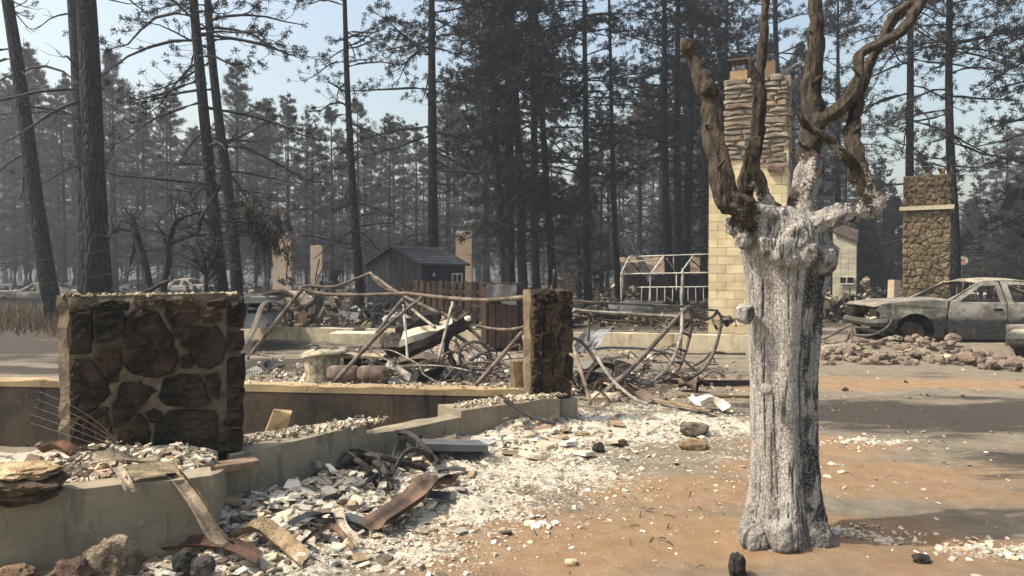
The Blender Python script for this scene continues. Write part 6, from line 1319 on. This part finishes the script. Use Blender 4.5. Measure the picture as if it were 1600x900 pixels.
single('burnt_truck_cab', 'burnt blue grey vehicle front sticking out right of the stone wall', 'vehicle', lambda m: (box(m, at(402, 466, 16), (.75, 1.4, .12), rz(.1), (.9, .9, .9), .03), box(m, at(402, 500, 16), (.72, 1.4, .3), rz(.1), (1, 1.05, 1.1), .04), tube(m, [at(387, 462, 15.4), at(386, 505, 15.4)], .05, 6, (1, 1, 1.1)), tube(m, [at(417, 462, 15.4), at(419, 505, 15.4)], .05, 6, (1, 1, 1.1)), tube(m, [at(387, 482, 15.4), at(418, 484, 15.4)], .04, 6, (1.2, 1.2, 1.2)), boulder(m, at(402, 480, 16.2), (.25, .5, .2), 4, 3, .3, (.1, .1, .1))), MAT['greymetal'])
single('burnt_hood', 'curved pale car hood among debris behind the bent strap', 'metal scrap', lambda m: strip(m, [at(412, 478, 17), at(430, 466, 17), at(455, 462, 17), at(475, 474, 17)], (0, 1, 0), 1.2, .1, th=.05, crumple=.1, seed=4, col=(.75, .72, .66)), MAT['ironash'])

# greenhouse frame
gh = thing('greenhouse_frame', 'white bare greenhouse frame left of the block chimney', 'greenhouse', tuple(Vector((at(1040, 427, 24).x, 24, 0)))); rows = []
pipes(gh, [(.032, [(970, 428, 23.5), (1110, 426, 22.5)]), (.026, [(983, 401, 24.6), (1110, 397, 23.6)]), (.03, [(970, 428, 23.5), (971, 472, 23.5)]), (.026, [(970, 428, 23.5), (983, 401, 24.6)]), (.028, [(1017, 427, 23.2), (1037, 400, 24.2)]), (.028, [(1063, 427, 22.9), (1083, 399, 23.9)]), (.022, [(1042, 404, 24.3), (1055, 425, 25.2)]), (.022, [(983, 401, 24.6), (972, 410, 25.6)]),
           (.022, [(972, 410, 25.6), (1010, 407, 25.4)]), (.028, [(1016, 427, 23.2), (1016, 472, 23.2)]), (.028, [(1057, 427, 25.2), (1057, 455, 25.2)]), (.024, [(983, 449, 24), (1110, 448, 23)]), (.02, [(972, 410, 25.6), (973, 450, 25.6)])] + [(.018, [(1003 + k * 12, 449, 23.8), (1002 + k * 12.2, 472, 23.8)]) for k in range(9)], MAT['white'], 'frame_bar', 6)
# red outbuilding beyond
ob_ = thing('outbuilding', 'low distant outbuilding with dark red wall and pale roof', 'building', tuple(Vector((at(1050, 427, 46).x, 46, 0)))); o = at(985, 427, 44); o.z = 0; u = Vector((1, .05, 0)).normalized(); nn_ = Vector((.05, -1, 0))
mb = MB(); box(mb, o + u * 4.5 - nn_ * 2 + ZZ * .75, (9, 4, 1.5), rz(.05), (1.2, .8, .8)); mb.build('wall', MAT['redpaint'], ob_)
mb = MB(); vs = [o - u * .3 + nn_ * .3 + ZZ * 1.55, o + u * 9.3 + nn_ * .3 + ZZ * 1.55, o + u * 9.3 - nn_ * 2.2 + ZZ * 2.55, o - u * .3 - nn_ * 2.2 + ZZ * 2.55]; vs += [v + ZZ * .08 for v in vs]; mb.add(vs, [(0, 3, 2, 1), (4, 5, 6, 7), (0, 1, 5, 4), (1, 2, 6, 5), (2, 3, 7, 6), (3, 0, 4, 7)], (1.0, .95, .88)); mb.build('roof', MAT['wood'], ob_)
for k in range(8): mb = MB(); box(mb, o + u * (.6 + k * 1.1) + nn_ * .03 + ZZ * .72, (.12, .05, 1.44), rz(.05), (.4, .4, .4)); mb.build('post', MAT['redpaint'], ob_)
# fallen black pole
single('charred_pole', 'black charred pole leaning above the greenhouse frame', 'pole', lambda m: tube(m, [at(1018, 440, 25.5), at(981, 367, 26.5)], [.14, .10], 8), MAT['char'])
# ball hoop board, posts
hb = thing('basketball_hoop', 'white round backboard with red mark on a pole behind the car', 'hoop', tuple(Vector((at(1504, 427, 38).x, 38, 0))))
mb = MB(); c = at(1504, 408, 38); n = 18; vs = [c + Vector((math.cos(a) * .28, dy, math.sin(a) * .22 + .02)) for dy in (-.03, .03) for a in [2 * math.pi * k / n for k in range(n)]]; mb.add(vs, [tuple(range(n)), tuple(range(n, 2 * n))[::-1]] + [(i, n + i, n + (i + 1) % n, (i + 1) % n) for i in range(n)], (1.3, 1.3, 1.25)); mb.build('backboard', MAT['white'], hb)
mb = MB(); box(mb, c + Vector((-.02, -.05, 0)), (.22, .02, .2), None, (1.2, .5, .4), .02); mb.build('painted_square', MAT['white'], hb); mb = MB(); tube(mb, [c + Vector((0, .06, 0)), Vector((c.x, c.y + .06, -.1))], .05, 6); mb.build('pole', MAT['darkmetal'], hb)
for k, (px, w_, lb) in enumerate(((1533, 9, 'left of three charred round posts seen over the car roof'), (1547, 12, 'middle and thickest of three charred posts over the car roof'), (1559, 8, 'right of three charred round posts seen over the car roof'))):
    single('charred_post', lb, 'post', lambda m, px=px, w_=w_: tube(m, [Vector((at(px, 427, 20).x, 20, 0)), Vector((at(px, 427, 20).x, 20, 1.55)), at(px, 425, 20)], [w_ * 20 / F / 2] * 3, 10, (1.8, 1.8, 1.8), jit=.06), MAT['char'])
# rusty drums / dark things near the cars
single('burnt_sign_post', 'thin white broken post above the pillar', 'post', lambda m: tube(m, [at(861, 452, 16), at(866, 421, 16)], .03, 5), MAT['wood']); single('charred_beam', 'short black beam slanting above the pillar', 'beam', lambda m: box(m, (at(871, 438, 16) + at(892, 446, 16)) / 2, (.33, .08, .07), rz(0) @ Matrix.Rotation(.33, 3, 'Y')), MAT['char'])
random.seed(54)
for px, py, Yd, sx, sz, lb, nm, tn in ((988, 462, 30, .35, .4, 'pale conical rubble pile behind the greenhouse rail', 'rubble_pile', (.6, .55, .45)), (1352, 462, 22, .3, .55, 'broken pale masonry pile left of the stone chimney', 'masonry_pile', (.85, .78, .64)), (1330, 490, 21, .5, .35, 'wide low masonry pile before the pale chimney end', 'masonry_pile', (.7, .66, .58))):
    mb = MB(); c = at(px, py, Yd)
    for k in range(34):
        h = random.random(); q = sx * (1.1 - h); chunk(mb, c + Vector((random.uniform(-q, q), random.uniform(-q, q), (h - .5) * sz * 2)), random.uniform(.05, .15), random.uniform(.3, .8), random.choice([tn, tuple(v * .5 for v in tn), tuple(v * .8 for v in tn), (.2, .18, .16)]), 1.2)
    mb.build(nm, MAT['ash'], label=lb, cat='rubble', kind='stuff')
single('masonry_block', 'small pinkish block left of the stone chimney', 'block', lambda m: box(m, at(1397, 452, 26), (.30, .3, .65), rz(.2), (.8, .66, .58), .02), MAT['ash'])
random.seed(55)
for i, (px, py, Yd, s) in enumerate(((515, 440, 36, .5), (500, 452, 34, .5), (455, 505, 19, .35), (640, 497, 20, .3), (1000, 497, 18, .3), (1290, 465, 22, .4), (1310, 475, 21, .5), (450, 440, 38, .4), (540, 465, 26, .4), (590, 475, 24, .35), (470, 480, 20, .5), (505, 490, 18, .35), (725, 490, 17, .3), (950, 480, 22, .35), (1130, 500, 16.5, .3), (20, 462, 44, .7), (60, 462, 44, .8), (300, 458, 40, .6))):
    mb = MB(); c = at(px, py, Yd)
    for k in range(7): chunk(mb, c + Vector((random.uniform(-s, s), random.uniform(-s, s) * .5, random.uniform(-s, s) * .5)), s * random.uniform(.3, .7), random.uniform(.1, .5), random.choice(DK), 1.5)
    for k in range(4): a = c + Vector((random.uniform(-s, s), 0, -s * .5)); tube(mb, [a, a + Vector((random.uniform(-s, s), random.uniform(-.2, .2), random.uniform(.3, 1.3) * s))], .02, 5, (.2, .18, .16))
    mb.build('wreckage_heap', MAT['ash'], kind='stuff', label='small heap of burnt twisted household wreckage', cat='wreckage')
# thin uprights standing in the burnt lots
for i, (a, b, Yd) in enumerate((((447, 440), (450, 402), 26), ((447, 428), (458, 448), 26), ((492, 438), (499, 405), 30), ((490, 448), (506, 415), 29), ((547, 442), (547, 492), 20), ((498, 462), (498, 490), 20), ((505, 462), (505, 488), 20), ((1328, 450), (1326, 500), 19), ((936, 442), (936, 470), 30), ((951, 430), (951, 466), 34), ((903, 430), (903, 460), 34), ((748, 415), (751, 440), 38), ((751, 385), (752, 430), 40))):
    single('standing_pipe', 'thin burnt upright pipe standing in the burnt lots', 'pipe', lambda m, a=a, b=b, Yd=Yd: tube(m, [at(*a, Yd), at(*b, Yd)], .0022 * Yd * .5, 5), MAT['darkmetal'], group='thin uprights left standing in the lots')
# bent pipe tangle left of the sedan
tg = thing('bent_pipe_tangle', 'low tangle of bent rusty pipes beside the car front', 'pipe', tuple(gp(1320, 545))); pipes(tg, [(.04, [(1280, 532, 16), (1300, 523, 15.6), (1328, 507, 15.2)]), (.04, [(1280, 532, 15.5), (1300, 536, 15.3), (1322, 532, 15.2), (1329, 515, 15.1)]), (.035, [(1330, 505, 15), (1331, 520, 15), (1331, 537, 15)]), (.022, [(1331, 524, 15), (1360, 524, 15), (1385, 512, 14.9), (1396, 495, 14.9), (1395, 475, 15)], 'darkmetal'), (.03, [(1276, 540, 14.6), (1286, 560, 14.3)])], MAT['rust'])
# dead orchard trees and bush behind the stone wall
def deadtree(name, label, limbs, Yd, mt='twig', twigs=26, cat='tree', seed=0, tw=.5):
    random.seed(seed + 90); g = at(limbs[0][0][0], 427, Yd); th = thing(name, label, cat, (g.x, g.y, 0)); b = MB(); ends = []
    for L_ in limbs:
        pts = smoothpts([at(x, y, Yd + (dd[0] if dd else 0)) for x, y, r, *dd in L_], 5); rr = lerp_list([r * Yd / F for x, y, r, *dd in L_], 5); tube(b, pts, rr, 8, jit=.12); ends += pts[len(pts) // 3:]
    b.build('trunk', MAT[mt], th); b = MB()
    for k in range(twigs):
        q = random.choice(ends); d_ = Vector((random.uniform(-1, 1), random.uniform(-1, 1), random.uniform(-.3, 1.0))).normalized(); l = tw * random.uniform(.4, 1.4); p1 = q + d_ * l * .5; p2 = p1 + (d_ + Vector((random.uniform(-.5, .5), 0, random.uniform(-.4, .5)))).normalized() * l * .5
        tube(b, [q, p1, p2], [.02, .012, .005], 4, cap=False)
        for _ in range(2): e = q.lerp(p1, random.random()); tube(b, [e, e + Vector((random.uniform(-1, 1), random.uniform(-1, 1), random.uniform(-.5, .8))) * l * .35], [.01, .004], 3, cap=False)
    b.build('twigs', MAT[mt], th, kind='stuff')
deadtree('dead_fruit_tree', 'broken leaning dead fruit tree left of the curved one', [[(236, 462, 6), (228, 420, 6), (215, 375, 6), (206, 345, 6), (203, 335, 3)], [(207, 360, 3), (185, 358, 2.5), (168, 370, 1.5)], [(212, 362, 2.5), (207, 395, 1.5), (198, 440, 1)]], 14.5, seed=1)
deadtree('dead_fruit_tree', 'curved dead fruit tree with spreading bent limbs behind the wall', [[(252, 465, 6), (262, 410, 6), (263, 385, 5), (270, 355, 4.5), (277, 340, 4)], [(262, 380, 5), (285, 372, 4), (308, 362, 3.5), (315, 340, 3), (335, 305, 2.5), (345, 290, 2)], [(272, 348, 4), (290, 338, 3), (320, 330, 2.5), (340, 338, 1.5)], [(308, 368, 3), (322, 366, 2)], [(262, 388, 3), (254, 365, 2), (246, 352, 1.5)]], 14.5, seed=2)
deadtree('burnt_bush', 'bare black burnt bush in front of the crossing pines', [[(322, 460, 4), (322, 430, 3.5), (318, 405, 2.5), (308, 375, 1.5)], [(322, 432, 3), (312, 415, 2), (303, 395, 1.5)], [(322, 430, 3), (334, 408, 2), (340, 375, 1.3)], [(323, 440, 2), (335, 425, 2), (345, 400, 1)]], 16, seed=3, twigs=60, cat='bush', tw=.6)
single('fallen_log', 'dark fallen log resting on top of the stone wall from behind', 'log', lambda m: tube(m, smoothpts([at(215, 461, 6.0), at(232, 455, 6.1), at(248, 446, 6.2), at(262, 440, 6.3)], 3), [.018] * 10, 7), MAT['char'])
# drooping scorched branches by the crossing pines
random.seed(66); mb = MB(); rs = np.random.RandomState(3); cen = []
for k in range(34):
    a = at(random.uniform(352, 376), random.uniform(315, 370), 15); b_ = a + Vector((random.uniform(.3, 1.0), random.uniform(-.3, .3), random.uniform(-.2, .25))); c_ = b_ + Vector((random.uniform(.05, .3), 0, random.uniform(-.8, -.3))); tube(mb, smoothpts([a, b_, c_], 3), [.016, .013, .012, .010, .008, .006, .004], 4, (.03, .028, .026), cap=False)
    for _ in range(7): e = b_.lerp(c_, random.random()); cen.append(e[:]); tube(mb, [e, e + Vector((random.uniform(-.12, .12), random.uniform(-.1, .1), random.uniform(-.28, -.1)))], [.006, .003], 3, (.03, .028, .026), cap=False)
tufts_mesh(mb, np.array(cen), np.tile([[0, 0, -1.]], (len(cen), 1)), 7, .13, .02, rs, BROWN, .4)
mb.build('scorched_bough', MAT['fol'], label='drooping brown scorched bough right of the crossing pines', cat='bough')
# dry weeds
mb = MB(); rs = np.random.RandomState(8); random.seed(88)
for zx, zy, sx, sy, n in ((40, 500, 45, 10, 2200), (95, 515, 20, 6, 300), (20, 480, 40, 4, 500)):
    for _ in range(n):
        g = G(random.gauss(zx, sx), random.gauss(zy, sy)); h = random.uniform(.15, .5); d_ = Vector((random.uniform(-.2, .2), random.uniform(-.2, .2), 0)); z = zg(g.x, g.y); s_ = .012
        cl = random.choice(((1, .9, .8), (.6, .5, .4), (1.3, 1.2, 1), (.3, .27, .22))); mb.add([(g.x - s_, g.y, z), (g.x + s_, g.y, z), (g.x + d_.x, g.y + d_.y, z + h)], [(0, 1, 2)], cl)
mb.build('dry_weeds', MAT['weed'], kind='stuff', label='dry brown weeds along the left roadside', cat='weeds')
for i, (a, b, lb) in enumerate((((-30, 415, 12), (260, 372, 17), 'upper thin wire crossing the left background'), ((-40, 455, 11), (330, 398, 16), 'lower thin wire crossing the left background'))):
    single('overhead_wire', lb, 'wire', lambda m, a=a, b=b: tube(m, smoothpts([at(*a), at((a[0] + b[0]) / 2, (a[1] + b[1]) / 2 + 6, (a[2] + b[2]) / 2), at(*b)], 6), .006, 4), MAT['darkmetal'])
# wreckage on the back lots: stove, drums
for px, py, Yd, r_, h, lb in ((586, 498, 20, .16, .3, 'small dark drum lying before the shed'), (520, 437, 36, .5, .9, 'dark burnt appliance right of the thin brick chimney')):
    single('burnt_drum', lb, 'drum', lambda m, px=px, py=py, Yd=Yd, r_=r_, h=h: tube(m, [at(px, py, Yd) - ZZ * h / 2, at(px, py, Yd) + ZZ * h / 2], r_, 12, (.6, .6, .6)), MAT['darkmetal'])
# ------------------------------------------------------------------ smoke haze
mb = MB(); box(mb, (0, 195, 15.5), (900, 500, 34.5)); hzo = mb.build('haze', [], kind='stuff', label='thin blue grey smoke haze hanging in the air', cat='haze')
hm = bpy.data.materials.new('smoke_haze'); hm.use_nodes = True; h_ = hm.node_tree; h_.nodes.clear(); ho = h_.nodes.new('ShaderNodeOutputMaterial'); pv = h_.nodes.new('ShaderNodeVolumePrincipled')
pv.inputs['Color'].default_value = (.80, .88, 1.0, 1); pv.inputs['Density'].default_value = HAZE; pv.inputs['Anisotropy'].default_value = .2
h_.links.new(pv.outputs[0], ho.inputs['Volume']); hzo.data.materials.clear(); hzo.data.materials.append(hm)
